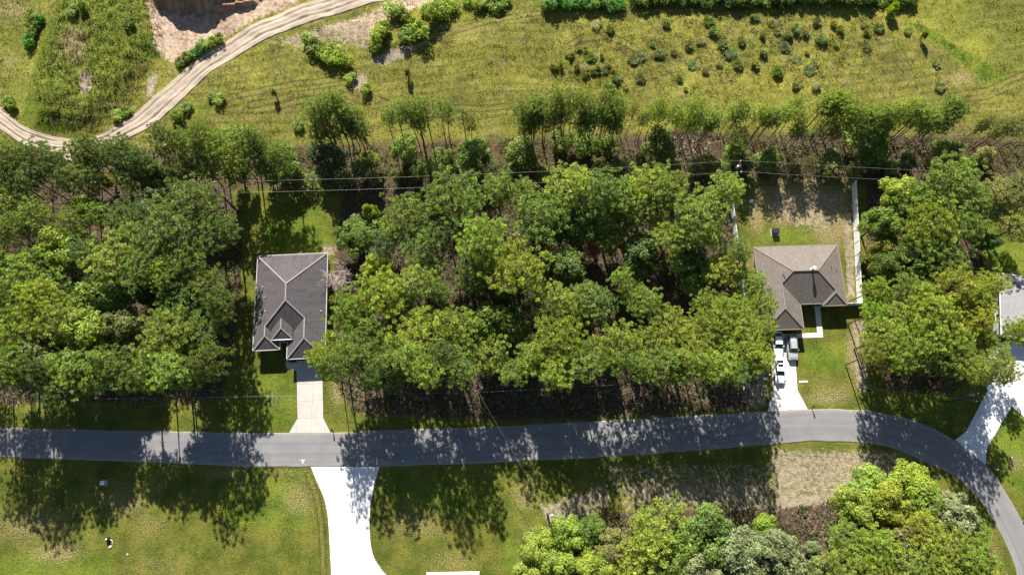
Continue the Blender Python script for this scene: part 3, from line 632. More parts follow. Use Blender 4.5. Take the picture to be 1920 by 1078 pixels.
# --- dark grey house on the left
def grey_house():
    o = P(474.4, 657, EAVE); th = R(2.8); e2 = (-math.sin(th), math.cos(th))
    root = empty('house', (o[0]-e2[0]*1.8, o[1]-e2[1]*1.8, 0), th)
    tag(root, 'single-storey house with dark grey hip roof and pale ridge lines beside the left wood', 'house', 'houses on the north side of the road')
    Wd, N, a, c, w1, w2 = 12.7, 19.3, 1.8, 3.6, 4.6, 6.05; g = Wd-w2; m = Wd/2
    foot = [(0, a), (w1, a), (w1, c), (w2, c), (w2, 0), (Wd, 0), (Wd, N), (0, N)]
    walls(root, foot, M['stucco'], EAVE); soffit(root, foot, EAVE, M['white_trim']); gutters(root, foot, EAVE, M['gutter_grey'])
    rf = MB()
    roof_faces(rf, [[(0, N, 0), (Wd, N, 0), (m, N-m, m)],
        [(0, N, 0), (m, N-m, m), (m, c+m, m), (w1/2, c+w1/2, w1/2), (w1/2, a+w1/2, w1/2), (0, a, 0)],
        [(w1/2, a+w1/2, w1/2), (w1/2, c+w1/2, w1/2), (w1, c, 0), (w1, a, 0)], [(0, a, 0), (w1, a, 0), (w1/2, a+w1/2, w1/2)],
        [(Wd, N, 0), (Wd, 0, 0), (Wd-g/2, g/2, g/2), (Wd-g/2, c+g/2, g/2), (m, c+m, m), (m, N-m, m)],
        [(w2, 0, 0), (w2, c, 0), (w2+g/2, c+g/2, g/2), (w2+g/2, g/2, g/2)], [(w2, 0, 0), (Wd, 0, 0), (Wd-g/2, g/2, g/2)],
        [(w1, c, 0), (w1/2, c+w1/2, w1/2), (m, c+m, m), (Wd-g/2, c+g/2, g/2), (w2, c, 0)]], EAVE)
    roof = rf.build('roof', M['roof_grey'], root)
    caps(roof, [((.1, N-.1, .1), (m, N-m, m)), ((Wd-.1, N-.1, .1), (m, N-m, m)), ((m, N-m, m), (m, c+m, m)), ((m, c+m, m), (w1/2, c+w1/2, w1/2)), ((w1/2, c+w1/2, w1/2), (w1/2, a+w1/2, w1/2)),
                ((w1/2, a+w1/2, w1/2), (.1, a+.1, .1)), ((w1/2, a+w1/2, w1/2), (w1-.1, a+.1, .1)), ((m, c+m, m), (Wd-g/2, c+g/2, g/2)), ((Wd-g/2, c+g/2, g/2), (Wd-g/2, g/2, g/2)),
                ((Wd-g/2, g/2, g/2), (w2+.1, .1, .1)), ((Wd-g/2, g/2, g/2), (Wd-.1, .1, .1))], EAVE, M['cap_pale'])
    # raised entry roof
    d0, d1, e, ez = 3.45, 7.15, 3.4, 3.55; dm = (d0+d1)/2; hw = (d1-d0)/2; k = (ez-EAVE)/PITCH; yb = c+hw+k+.05
    er = MB(); roof_faces(er, [[(d0, e, 0), (d1, e, 0), (dm, e+hw, hw)], [(d0, e, 0), (dm, e+hw, hw), (dm, yb, hw), (d0, yb-hw, 0)], [(d1, e, 0), (dm, e+hw, hw), (dm, yb, hw), (d1, yb-hw, 0)]], ez)
    ero = er.build('entry_roof', M['roof_grey'], root)
    caps(ero, [((dm, e+hw, hw), (dm, yb-.2, hw)), ((dm, e+hw, hw), (d0+.1, e+.1, .1)), ((dm, e+hw, hw), (d1-.1, e+.1, .1))], ez, M['cap_pale'], .19)
    fs = MB(); fs.box(d0+.05, e+.04, EAVE-.3, d1-.05, e+.3, ez-.015); fs.build('entry_beam', M['white_trim'], root)
    for x0 in (d0+.09, d1-.21):
        ck = MB(); ck.box(x0, e+.31, EAVE+.02, x0+.12, yb-hw+.2, ez-.02); ck.build('entry_cheek', M['stucco'], root)
    for x in (w1+.08, w2-.28):
        p = MB(); p.box(x, e+.05, .0, x+.2, e+.25, EAVE-.31); p.build('porch_post', M['white_trim'], root)
    gutters(root, [(d0, e), (d1, e)], ez+.02, M['white_trim'], False)
    garage_door(root, w2+.9, Wd-.9, .42, M['garage'])
    dr = MB(); dr.box(w1+.02, c+.36, .1, w1+.95, c+.44, 2.15); d = dr.build('front_door', M['door'], root)
    hn = MB(); hn.box(w1+.82, c+.30, 1.0, w1+.88, c+.359, 1.15); hn.build('handle', M['metal'], d)
    window(root, w1/2, a+.42, -math.pi/2, 1.6, 1.3, 1.45, TRIM); window(root, 1.4+4.6, N-.42, math.pi/2, 1.8, 1.3, 1.45, TRIM); window(root, 9.5, N-.42, math.pi/2, 1.4, 1.2, 1.45, TRIM)
    for y in (8, 13, 16.5): window(root, Wd-.42, y, 0, 1.2, 1.2, 1.45, TRIM); window(root, .42, y-1, math.pi, 1.2, 1.2, 1.45, TRIM)
    pt = lambda x, y: (x, y, EAVE+PITCH*min(x, Wd-x))
    vents(root, roof, [(*pt(1.45, 13.2), .42), (*pt(.85, 11.6), .42), (*pt(1.9, 11.2), .3), (*pt(1.3, 8.1), .4), (*pt(2.2, 8.6), .3), (*pt(Wd-.8, 8.3), .35)], M['pipe'])
    return root
grey_house()
# --- tan house on the right
def tan_house():
    o = P(1413.5, 464, EAVE); th = R(1.9); N = 15.5; e2 = (-math.sin(th), math.cos(th))
    root = empty('house', (o[0]-e2[0]*N, o[1]-e2[1]*N, 0), th)
    tag(root, 'single-storey house with tan brown hip roof and projecting garage inside the white fences', 'house', 'houses on the north side of the road')
    xe, c, g, w, d = 15.4, 4.55, 6.95, 4.3, .45; dm = N-c; h = dm/2; mid = c+h
    foot = [(0, 0), (g, 0), (g, c), (xe-w, c), (xe-w, c-d), (xe, c-d), (xe, N), (0, N)]
    walls(root, foot, M['stucco'], EAVE); soffit(root, foot, EAVE, M['white_trim']); gutters(root, foot, EAVE, M['cap_tan'])
    rf = MB()
    roof_faces(rf, [[(0, N, 0), (xe, N, 0), (xe-h, mid, h), (h, mid, h)], [(0, N, 0), (h, mid, h), (g/2, c+g/2, g/2), (g/2, g/2, g/2), (0, 0, 0)],
        [(g/2, g/2, g/2), (g/2, c+g/2, g/2), (g, c, 0), (g, 0, 0)], [(0, 0, 0), (g, 0, 0), (g/2, g/2, g/2)],
        [(h, mid, h), (g/2, c+g/2, g/2), (g, c, 0), (xe-w, c, 0), (xe-w/2, c+w/2, w/2), (xe-h, mid, h)],
        [(xe, N, 0), (xe, c-d, 0), (xe-w/2, c-d+w/2, w/2), (xe-w/2, c+w/2, w/2), (xe-h, mid, h)],
        [(xe-w, c, 0), (xe-w, c-d, 0), (xe-w/2, c-d+w/2, w/2), (xe-w/2, c+w/2, w/2)], [(xe-w, c-d, 0), (xe, c-d, 0), (xe-w/2, c-d+w/2, w/2)]], EAVE)
    roof = rf.build('roof', M['roof_tan'], root)
    caps(roof, [((.1, N-.1, .1), (h, mid, h)), ((xe-.1, N-.1, .1), (xe-h, mid, h)), ((h, mid, h), (xe-h, mid, h)), ((h, mid, h), (g/2, c+g/2, g/2)), ((g/2, c+g/2, g/2), (g/2, g/2, g/2)),
                ((g/2, g/2, g/2), (.1, .1, .1)), ((g/2, g/2, g/2), (g-.1, .1, .1)), ((xe-h, mid, h), (xe-w/2, c+w/2, w/2)), ((xe-w/2, c+w/2, w/2), (xe-w/2, c-d+w/2, w/2)),
                ((xe-w/2, c-d+w/2, w/2), (xe-.1, c-d+.1, .1)), ((xe-w/2, c-d+w/2, w/2), (xe-w+.1, c-d+.1, .1))], EAVE, M['cap_tan'], .2)
    garage_door(root, .95, g-.95, .42, M['garage'])
    dr = MB(); dr.box(9.2, c+.36, .08, 10.15, c+.44, 2.15); dd = dr.build('front_door', M['door'], root)
    hn = MB(); hn.box(10.0, c+.30, 1.0, 10.06, c+.359, 1.15); hn.build('handle', M['metal'], dd)
    window(root, xe-w/2, c-d+.42, -math.pi/2, 1.6, 1.3, 1.45, TRIM); window(root, 8.0, c+.42, -math.pi/2, 1.0, 1.2, 1.45, TRIM)
    for x in (3, 7.5, 12): window(root, x, N-.42, math.pi/2, 1.6, 1.2, 1.45, TRIM)
    for y in (8, 12): window(root, xe-.42, y, 0, 1.1, 1.2, 1.45, TRIM); window(root, .42, y, math.pi, 1.1, 1.2, 1.45, TRIM)
    # white flue on the ridge, throwing a long thin shadow
    fl = MB(); fl.lathe([(.30, 0), (.30, .06), (.16, .1), (.16, 1.0), (.3, 1.02), (.32, 1.22), (.05, 1.34)], 12); fl.build('flue', M['white_plastic'], roof, loc=(xe-h-1.05, mid+.15, EAVE+PITCH*h-.15))
    pt = lambda x, y: (x, y, EAVE+PITCH*min(x, xe-x, N-y))
    vents(root, roof, [(*pt(3.9, 9.6), .42), (*pt(4.0, 9.1), .42), (*pt(1.7, 7.4), .4), (*pt(xe-1.2, 10.4), .35), (*pt(xe-2.4, 10.9), .35)], M['black'])
    return root
tan_house()
# --- grey-roofed house at the right edge, turned to face the bend
def slate_house():
    o = P(1846, 622, EAVE); th = R(-9)
    root = empty('house', (o[0], o[1], 0), th)
    tag(root, 'grey-roofed house half hidden by pines at the right edge beside the white driveway', 'house', 'houses on the north side of the road')
    Wd, D = 18.0, 11.5; h = D/2
    foot = [(3.0, 0), (Wd, 0), (Wd, D), (3.0, D)]
    walls(root, foot, M['stucco_grey'], EAVE); soffit(root, foot, EAVE, M['white_trim']); gutters(root, foot, EAVE, M['white_trim'])
    rf = MB(); roof_faces(rf, [[(3, D, 0), (Wd, D, 0), (Wd-h, h, h), (3+h, h, h)], [(3, 0, 0), (Wd, 0, 0), (Wd-h, h, h), (3+h, h, h)], [(3, 0, 0), (3, D, 0), (3+h, h, h)], [(Wd, 0, 0), (Wd, D, 0), (Wd-h, h, h)]], EAVE, .55)
    roof = rf.build('roof', M['roof_slate'], root)
    caps(roof, [((3.1, .1, .1), (3+h, h, h)), ((3.1, D-.1, .1), (3+h, h, h)), ((3+h, h, h), (Wd-h, h, h)), ((Wd-.1, .1, .1), (Wd-h, h, h)), ((Wd-.1, D-.1, .1), (Wd-h, h, h))], EAVE, M['roof_slate'], pitch=.55)
    garage_door(root, 4.2, 9.2, .42, M['garage'])
    window(root, 3.42, 3.5, math.pi, 1.3, 1.2, 1.45, TRIM); window(root, 3.42, 8, math.pi, 1.3, 1.2, 1.45, TRIM); window(root, 13.5, .42, -math.pi/2, 1.8, 1.3, 1.45, TRIM)
slate_house()
# --- pale roof just entering at the bottom edge
def outbuilding():
    o = P(801, 1074, 2.5); o1 = P(900, 1072, 2.5); Wd = o1[0]-o[0]
    root = empty('outbuilding', (o[0], o[1]-6.0, 0), math.atan2(o1[1]-o[1], Wd))
    tag(root, 'pale flat-roofed outbuilding just showing at the bottom edge right of the white driveway', 'building')
    w = MB(); w.box(.3, .3, -.05, Wd-.3, 5.7, 2.4); w.build('wall', M['stucco'], root)
    r = MB(); r.box(0, 0, 2.405, Wd, 6.0, 2.5); rr = r.build('roof', M['roof_pink'], root)
    for i in range(12):
        s = MB(); x = Wd*(i+.5)/12; s.box(x-.02, .02, 2.501, x+.02, 5.86, 2.53); s.build('seam', M['roof_pink'], rr)
    for a, b in (((0, 6.06), (Wd, 6.06)),):
        f = MB(); f.bar((a[0]-.06, a[1], 2.46), (b[0]+.06, b[1], 2.46), .12, .16); f.build('fascia', M['white_trim'], root)
    d = MB(); d.box(Wd/2-.5, 5.701, .02, Wd/2+.5, 5.76, 2.1); d.build('door', M['door'], root)
    v = MB(); v.lathe([(.12, 0), (.12, .3), (.2, .32), (.05, .42)], 10); v.build('vent_pipe', M['pipe'], root, loc=(Wd*.36, 5.5, 2.49))
outbuilding()
# ------------------------------------------------------------------ fences
def vinyl_fence(p0, p1, label, height=1.83, span=2.44):
    a = Vector(p0); b = Vector(p1); L = (b-a).length; n = max(1, round(L/span)); st = L/n
    root = empty('vinyl_fence', (a.x, a.y, 0), math.atan2(b.y-a.y, b.x-a.x)); tag(root, label, 'fence', 'white vinyl fences of the tan house')
    for i in range(n+1):
        p = MB(); x = i*st; p.box(x-.065, -.065, -.05, x+.065, .065, height+.08); po = p.build('post', M['vinyl'], root)
        c = MB(); c.add([(x-.085, -.085, height+.081), (x+.085, -.085, height+.081), (x+.085, .085, height+.081), (x-.085, .085, height+.081), (x, 0, height+.17)], [(3, 2, 1, 0), (0, 1, 4), (1, 2, 4), (2, 3, 4), (3, 0, 4)]); c.build('cap', M['vinyl'], po)
    pm = MB(); k = 15; w = (st-.15)/k
    for j in range(k): pm.box(.075+j*w+.006, -.014, .07, .075+(j+1)*w-.006, .014, height-.06)
    pm.box(.07, -.008, .08, st-.07, .008, height-.07)
    pme = pm.mesh('panel', M['vinyl']); rms = []
    for z0, z1 in ((height-.06, height+.04), (.03, .068)):
        rm = MB(); rm.box(.066, -.035, z0, st-.066, .035, z1); rms.append(rm.mesh('rail', M['vinyl']))
    for i in range(n):
        o = link(bpy.data.objects.new('panel', pme), root); o.location = (i*st, 0, 0)
        for rme in rms: r = link(bpy.data.objects.new('rail', rme), root); r.location = (i*st, 0, 0)
vinyl_fence(P(1597, 346), P(1607.5, 572), 'long white vinyl fence along the right side of the tan house yard')
vinyl_fence(P(1368, 372), P(1390, 560), 'white vinyl fence half hidden by pines left of the tan house')
vinyl_fence((P(1607.5, 572)[0]-.1, P(1607.5, 572)[1]-.02), (60.55, 30.35), 'short white vinyl fence joining the tan house to the long fence')
def iron_fence():
    a = Vector(P(1376, 350)); b = Vector(P(1596, 346.5)); L = (b-a).length; n = 9; st = L/n
    root = empty('wire_fence', (a.x, a.y, 0), math.atan2(b.y-a.y, b.x-a.x)); tag(root, 'dark wire fence across the back of the tan house yard', 'fence')
    for i in range(n+1):
        p = MB(); p.tube([(i*st, 0, -.05), (i*st, 0, 1.3)], .045, 8); p.build('post', M['dark_iron'], root)
    for z in (1.25, .15):
        r = MB(); r.tube([(0, 0, z), (L, 0, z)], .028, 6); r.build('rail', M['dark_iron'], root)
    pk = MB()
    for j in range(15): pk.tube([(.05+(st-.1)*j/14, 0, .17), (.05+(st-.1)*j/14, 0, 1.22)], .009, 4)
    me_ = pk.mesh('wire_panel', M['dark_iron'])
    for i in range(n): o = link(bpy.data.objects.new('wire_panel', me_), root); o.location = (i*st, 0, 0)
iron_fence()

# ------------------------------------------------------------------ cars
def make_car(label, loc, rz, paint, L=4.75, Wd=1.84, H=1.45, suv=False, sunroof=False):
    root = empty('parked_car', (*loc, 0.07), rz); tag(root, label, 'car', 'cars parked on the tan house driveway')
    hw = Wd/2
    # stations from the nose (y=0) to the tail (y=L): y, half width, top height
    if suv: st = [(0, .62, .70), (.10, .80, .86), (.45, .90, .98), (1.25, .96, 1.06), (1.6, 1, 1.08), (3.0, 1, 1.08), (4.2, .98, 1.10), (L-.25, .93, 1.08), (L-.04, .82, .95), (L, .78, .70)]
    else: st = [(0, .60, .55), (.10, .78, .68), (.45, .89, .78), (1.25, .96, .88), (1.6, 1, .92), (3.0, 1, .95), (3.9, .97, .97), (L-.3, .92, .95), (L-.05, .82, .88), (L, .76, .62)]
    b = MB(); rings = []
    for y, w, t in st:
        x = w*hw; bot = .24 if 0.05 < y < L-.05 else .34
        ring = [(-x*.92, bot), (-x, bot+.16), (-x, t-.20), (-x*.95, t-.07), (-x*.80, t-.005), (-x*.4, t+.025), (0, t+.035), (x*.4, t+.025), (x*.80, t-.005), (x*.95, t-.07), (x, t-.20), (x, bot+.16), (x*.92, bot)]
        rings.append([(px_, y, z) for px_, z in ring])
    n = len(rings[0]); v = [p for r in rings for p in r]; f = []
    for i in range(len(rings)-1):
        for k in range(n-1): f.append((i*n+k, i*n+k+1, (i+1)*n+k+1, (i+1)*n+k))
        f.append((i*n+n-1, i*n, (i+1)*n, (i+1)*n+n-1))
    f.append(tuple(range(n))[::-1]); f.append(tuple((len(rings)-1)*n+k for k in range(n)))
    b.add(v, f); body = b.build('body', paint, root, sm=False, bevel=.02)
    belt = 1.04 if suv else .93
    yw0, yw1, yr1, yr0 = (1.30, 1.95, L-.55, L-.16) if suv else (1.35, 2.10, 3.45, 4.15)
    xb, xt = hw*.86, hw*.66
    c = lambda s, y, z, x: (s*x, y, z)
    # painted roof with a slight crown
    r = MB(); rv = []
    for y, dz in ((yw1-.02, -.015), ((yw1+yr1)/2, .03), (yr1+.02, -.02)):
        rv += [(-xt-.02, y, H-.05+dz), (-xt*.6, y, H+dz), (0, y, H+.02+dz), (xt*.6, y, H+dz), (xt+.02, y, H-.05+dz)]
    r.add(rv+[(x, y, z-.05) for x, y, z in rv], [(i*5+k, i*5+k+1, i*5+k+6, i*5+k+5) for i in range(2) for k in range(4)]+[(15+i*5+k+5, 15+i*5+k+6, 15+i*5+k+1, 15+i*5+k) for i in range(2) for k in range(4)]
          +[(k+1, k, 15+k, 15+k+1) for k in range(4)]+[(10+k, 10+k+1, 25+k+1, 25+k) for k in range(4)]+[(0, 5, 20, 15), (5, 10, 25, 20), (9, 4, 19, 24), (14, 9, 24, 29)])
    roof = r.build('roof', paint, root, sm=False)
    zt = H-.055
    g = MB(); g.plate([c(-1, yw0, belt, xb*.94), c(1, yw0, belt, xb*.94), c(1, yw1, zt, xt), c(-1, yw1, zt, xt)], .03); g.build('windshield', M['glass'], root)
    g = MB(); g.plate([c(1, yr0, belt, xb*.92), c(-1, yr0, belt, xb*.92), c(-1, yr1, zt, xt), c(1, yr1, zt, xt)], .03); g.build('rear_window', M['glass'], root)
    for s in (-1, 1):
        ym = (yw1+yr1)/2
        qa = [c(s, yw0+.12, belt, xb), c(s, ym-.04, belt, xb+.01), c(s, ym-.04, zt, xt), c(s, yw1+.04, zt, xt)]
        qb = [c(s, ym+.04, belt, xb+.01), c(s, yr0-.12, belt, xb), c(s, yr1-.04, zt, xt), c(s, ym+.04, zt, xt)]
        for q in (qa, qb):
            g = MB(); g.plate(q if s > 0 else q[::-1], .025); g.build('side_window', M['glass'], root)
        for p0, p1 in ((c(s, yw0+.02, belt-.02, xb*.97), c(s, yw1, zt, xt)), (c(s, ym, belt-.02, xb+.01), c(s, ym, zt, xt)), (c(s, yr0+.02, belt-.02, xb*.95), c(s, yr1, zt, xt))):
            g = MB(); g.bar(p0, p1, .07, .06); g.build('pillar', paint, root)
        m_ = MB(); m_.box(s*(hw+.02)-.09, yw0+.38, belt-.03, s*(hw+.02)+.09, yw0+.50, belt+.11); m_.build('wing_mirror', paint, root, bevel=.02)
        hl = MB(); hl.box(s*hw*.62-.17, .04, st[1][2]-.20, s*hw*.62+.17, .30, st[1][2]-.02); hl.build('headlight', M['lamp_glass'], root, bevel=.02)
        tl = MB(); tl.box(s*hw*.68-.16, L-.12, st[-2][2]-.22, s*hw*.68+.16, L-.005, st[-2][2]-.06); tl.build('tail_light', M['tail'], root, bevel=.02)
        for y in (.92, L-.95):
            ty = MB(); ty.tube([(s*(hw-.21), y, .325), (s*(hw-.19), y, .325), (s*(hw+.005), y, .325), (s*(hw+.015), y, .325)], [.28, .325, .325, .29], 18); t_ = ty.build('wheel', M['tyre'], root)
            rm = MB(); rm.tube([(s*(hw-.02), y, .325), (s*(hw+.024), y, .325)], .205, 14); rm.build('rim', M['rim'], t_)
            pl_ = MB(); pl_.tube([(s*(hw-.22), y, .36), (s*(hw+.006), y, .36)], .385, 18); pl_.build('wheel_arch', M['black'], root)
    # the cabin's dark interior under the glass
    it = MB(); it.add([(-xb*.9, yw0+.1, belt-.06), (xb*.9, yw0+.1, belt-.06), (xb*.9, yr0-.1, belt-.06), (-xb*.9, yr0-.1, belt-.06), (-xt*.93, yw1+.02, zt-.03), (xt*.93, yw1+.02, zt-.03), (xt*.93, yr1-.02, zt-.03), (-xt*.93, yr1-.02, zt-.03)], [(3, 2, 1, 0), (4, 5, 6, 7), (0, 1, 5, 4), (1, 2, 6, 5), (2, 3, 7, 6), (3, 0, 4, 7)]); it.build('cabin', M['black'], root)
    gr = MB(); gr.box(-hw*.38, -.012, .40, hw*.38, .05, .58); gr.build('grille', M['black'], root)
    if sunroof:
        s_ = MB(); s_.box(-xt*.7, yr1-.62, H+.045, xt*.7, yr1-.16, H+.062); s_.build('sunroof', M['glass'], roof)
    if suv:
        for s in (-1, 1):
            k = MB(); k.bar((s*xt*.9, yw1+.15, H+.02), (s*xt*.9, yr1-.1, H+.02), .045, .05); k.build('roof_rail', M['black'], roof)
    return root
make_car('white sedan in the sun, nearest the road on the tan house driveway', P(1460, 719.5), R(-2.0), M['paint_white'], 4.85, 1.86, 1.44, sunroof=True)
make_car('white sedan in the garage shade behind the sunlit white sedan', P(1457.5, 669), R(-1.5), M['paint_white'], 4.6, 1.82, 1.45)
make_car('silver SUV parked right of the two white sedans', P(1484.5, 676), R(-1.0), M['paint_silver'], 4.65, 1.88, 1.68, suv=True)

# ------------------------------------------------------------------ poles, lamp and wires
TOPS = {}
def pole(key, px, py, h, label, arm=None, arm_dir=0.0, cans=0, lamp=None, name='utility_pole'):
    x, y = P(px, py, h); z0 = hz(x, y)
    root = empty(name, (x, y, z0), arm_dir); tag(root, label, 'pole', 'utility poles')
    s = MB(); s.tube([(0, 0, -.3), (0, 0, h*.5), (0, 0, h)], [.19, .16, .125], 12); s.build('shaft', M['pole_wood'], root)
    wp = []
    if arm:
        a = MB(); a.box(-arm/2, -.20, h-.55, arm/2, -.08, h-.42); a.build('crossarm', M['pole_wood'], root)
        for u in (-arm/2+.12, arm/2-.12):
            i = MB(); i.lathe([(.05, 0), (.11, .05), (.06, .1), (.11, .15), (.06, .2), (.09, .26), (.03, .3)], 10); i.build('insulator', M['insul'], root, loc=(u, -.14, h-.419)); wp.append((u, -.14, h-.12))
    else:
        i = MB(); i.lathe([(.05, 0), (.12, .05), (.07, .1), (.12, .15), (.07, .2), (.03, .3)], 10); i.build('insulator', M['insul'], root, loc=(0, 0, h+.001)); wp.append((0, 0, h+.3))
    for k in range(cans):
        t = MB(); t.lathe([(.05, 0), (.25, .03), (.26, .1), (.26, .85), (.27, .87), (.22, .93), (.06, .97), (.06, 1.1)], 14); t.build('transformer', M['metal'], root, loc=(.0+(.46 if k == 0 else -.46), .0, h-2.1))
        b = MB(); b.box((.10 if k == 0 else -.22), -.05, h-1.7, (.22 if k == 0 else -.10), .05, h-1.5); b.build('bracket', M['dark_iron'], root)
    if lamp:
        lx, ly, lz = lamp
        m_ = MB(); m_.tube([(0, 0, lz-.35), (lx*.5, ly*.5, lz+.05), (lx, ly, lz)], .035, 8); m_.build('lamp_arm', M['metal'], root)
        hd = MB(); hd.lathe([(.08, .16), (.16, .12), (.24, .02), (.25, -.04), (.16, -.12), (.05, -.15)][::-1], 14); hd.build('lamp_head', M['insul'], root, loc=(lx, ly, lz))
    c, s_ = math.cos(arm_dir), math.sin(arm_dir)
    TOPS[key] = [(x+u*c-v*s_, y+u*s_+v*c, z0+z) for u, v, z in wp]
    return root
pole('a', -430, 449, 11.0, 'utility pole of the back line beyond the left edge', 2.4, R(97))
pole('b', 399, 351, 11.0, 'wooden pole with crossarm above the left wood, back line', 2.4, R(93))
pole('c', 1389, 311, 11.0, 'wooden pole with crossarm behind the left corner of the tan house yard', 2.4, R(89), cans=1)
pole('d', 2380, 350, 11.0, 'utility pole of the back line beyond the right edge', 2.4, R(88))
pole('e', -470, 757, 9.0, 'utility pole of the road line beyond the left edge')
pole('f', 897, 736, 9.0, 'roadside pole with white lamp below the middle of the central wood', lamp=(.55, .9, 8.6), cans=0)
pole('g', 1443, 703, 9.0, 'dark roadside lamp pole left of the tan house driveway', lamp=(-.55, -.5, 8.2), name='street_lamp')
pole('h', 1833, 743.5, 9.0, 'roadside pole with white transformer beside the bright white driveway', 1.6, R(70), cans=1)
pole('i', 1031, 967, 8.0, 'dark pole beside the shrubs right of the lower lawn', cans=1)
def wire(p, q, sag, label, r=.016, name='power_line'):
    m_ = MB(); n = 22
    pts = [(p[0]+(q[0]-p[0])*t, p[1]+(q[1]-p[1])*t, p[2]+(q[2]-p[2])*t-sag*4*t*(1-t)) for t in [i/n for i in range(n+1)]]
    m_.tube(pts, r, 5); return tag(m_.build(name, M['wire'], sm=True), label, 'power line', 'overhead wires')
T = TOPS
wire(T['a'][0], T['b'][0], 1.0, 'lower back power line crossing above the left wood'); wire(T['a'][1], T['b'][1], 1.0, 'upper back power line crossing above the left wood')
wire(T['b'][0], T['c'][0], 1.3, 'lower back power line between left wood and tan house yard'); wire(T['b'][1], T['c'][1], 1.3, 'upper back power line between left wood and tan house yard')
wire(T['c'][0], T['d'][0], 1.2, 'lower back power line behind the tan house and right wood'); wire(T['c'][1], T['d'][1], 1.2, 'upper back power line behind the tan house and right wood')
wire(T['e'][0], T['f'][0], 1.0, 'roadside wire crossing the grey house driveway'); wire(T['f'][0], T['g'][0], .7, 'roadside wire along the front of the central wood')
wire(T['g'][0], T['h'][0], .6, 'roadside wire across the tan house front lawn', .015)
wire(T['f'][0], T['i'][0], .5, 'service wire slanting over the road to the dark pole', .012)

# ------------------------------------------------------------------ small things
def mailbox(px, py, label):
    x, y = P(px, py); root = empty('mailbox', (x, y, 0), R(4)); tag(root, label, 'mailbox', 'mailboxes by the road')
    p = MB(); p.box(-.06, -.06, -.1, .06, .06, 1.05); p.build('post', M['pole_wood'], root)
    b = MB(); n = 10; prof = [(-.11, 0)]+[(.11*math.cos(math.pi*(1-k/n)), .12+.11*math.sin(math.pi*(1-k/n))) for k in range(n+1)]+[(.11, 0)]
    b.add([(u, -.34, 1.055+z) for u, z in prof]+[(u, .22, 1.055+z) for u, z in prof], [tuple(range(13))[::-1], tuple(range(13, 26))]+[(k, (k+1) % 13, 13+(k+1) % 13, 13+k) for k in range(13)]); b.build('box', M['black'], root)
    f = MB(); f.box(.112, -.05, 1.15, .13, .0, 1.34); f.build('flag', M['tail'], root)
mailbox(624.5, 806, 'black mailbox at the roadside beside the grey house driveway'); mailbox(1521.5, 763, 'black mailbox at the roadside beside the tan house driveway')
def wheelie_bin():
    x, y = P(1921, 976); root = empty('wheelie_bin', (x, y, 0), R(-25)); tag(root, 'teal wheelie bin with pale lid beside the road at the right edge', 'bin')
    b = MB(); b.add([(-.26, -.30, .05), (.26, -.30, .05), (.26, .30, .05), (-.26, .30, .05), (-.33, -.40, 1.0), (.33, -.40, 1.0), (.33, .40, 1.0), (-.33, .40, 1.0)], [(3, 2, 1, 0), (4, 5, 6, 7), (0, 1, 5, 4), (1, 2, 6, 5), (2, 3, 7, 6), (3, 0, 4, 7)]); b.build('body', M['teal'], root, bevel=.03)
    l = MB(); l.box(-.36, -.44, 1.005, .36, .44, 1.08); l.build('lid', M['white_plastic'], root, bevel=.02)
    for s in (-1, 1):
        w = MB(); w.tube([(s*.27, .36, .13), (s*.34, .36, .13)], .13, 12); w.build('wheel', M['tyre'], root)
    h = MB(); h.tube([(-.3, .5, 1.02), (.3, .5, 1.02)], .02, 6); h.build('handle', M['teal'], root)
wheelie_bin()
def utility_box(name, px, py, label, cat, mat, size=(.55, .55, .8), cap=None, rz=0.0):
    x, y = P(px, py); root = empty(name, (x, y, hz(x, y)), rz); tag(root, label, cat)
    a, b_, h = size; m_ = MB(); m_.box(-a/2, -b_/2, -.05, a/2, b_/2, h); m_.build('body', mat, root, bevel=.03)
    l = MB(); l.box(-a/2-.03, -b_/2-.03, h+.001, a/2+.03, b_/2+.03, h+.06); l.build('lid', cap or mat, root, bevel=.015)
    p = MB(); p.box(-a/2-.15, -b_/2-.15, -.06, a/2+.15, b_/2+.15, .05); p.build('pad', M['conc_old'], root)
utility_box('utility_box', 1399, 724, 'dark utility box at the foot of the street lamp', 'utility box', M['dark_iron'], (.7, .6, .9), M['metal'])
utility_box('utility_box', 196.5, 905, 'grey utility box on the shaded lawn below the road at left', 'utility box', M['metal'], (.7, .6, .75), M['white_plastic'])
utility_box('storage_bin', 1452, 436, 'black box standing alone in the tan house back yard', 'box', M['black'], (1.15, .95, 1.0))
utility_box('cooler', 1408, 378, 'small pale box in the shade of the tan house back yard', 'box', M['white_plastic'], (.5, .4, .45))
utility_box('shrub_planter', 550, 676.5, 'low dark planter against the grey house garage', 'planter', M['dark_iron'], (1.3, .55, .45), rz=R(3))
def well_head():
    x, y = P(204, 1010); root = empty('well_pump', (x, y, 0)); tag(root, 'black pump with white cap standing on the lower left lawn', 'pump')
    m_ = MB(); m_.lathe([(.34, -.05), (.36, .1), (.36, .55), (.28, .68), (.1, .72)], 16); m_.build('tank', M['black'], root)
    c = MB(); c.lathe([(.16, .72), (.17, .78), (.14, .88), (.04, .92)], 14); c.build('cap', M['white_plastic'], root)
    b = MB(); b.tube([(.3, 0, .2), (.7, -.3, .12), (.75, -.7, .04)], .05, 8); b.build('pipe', M['white_plastic'], root)
well_head()
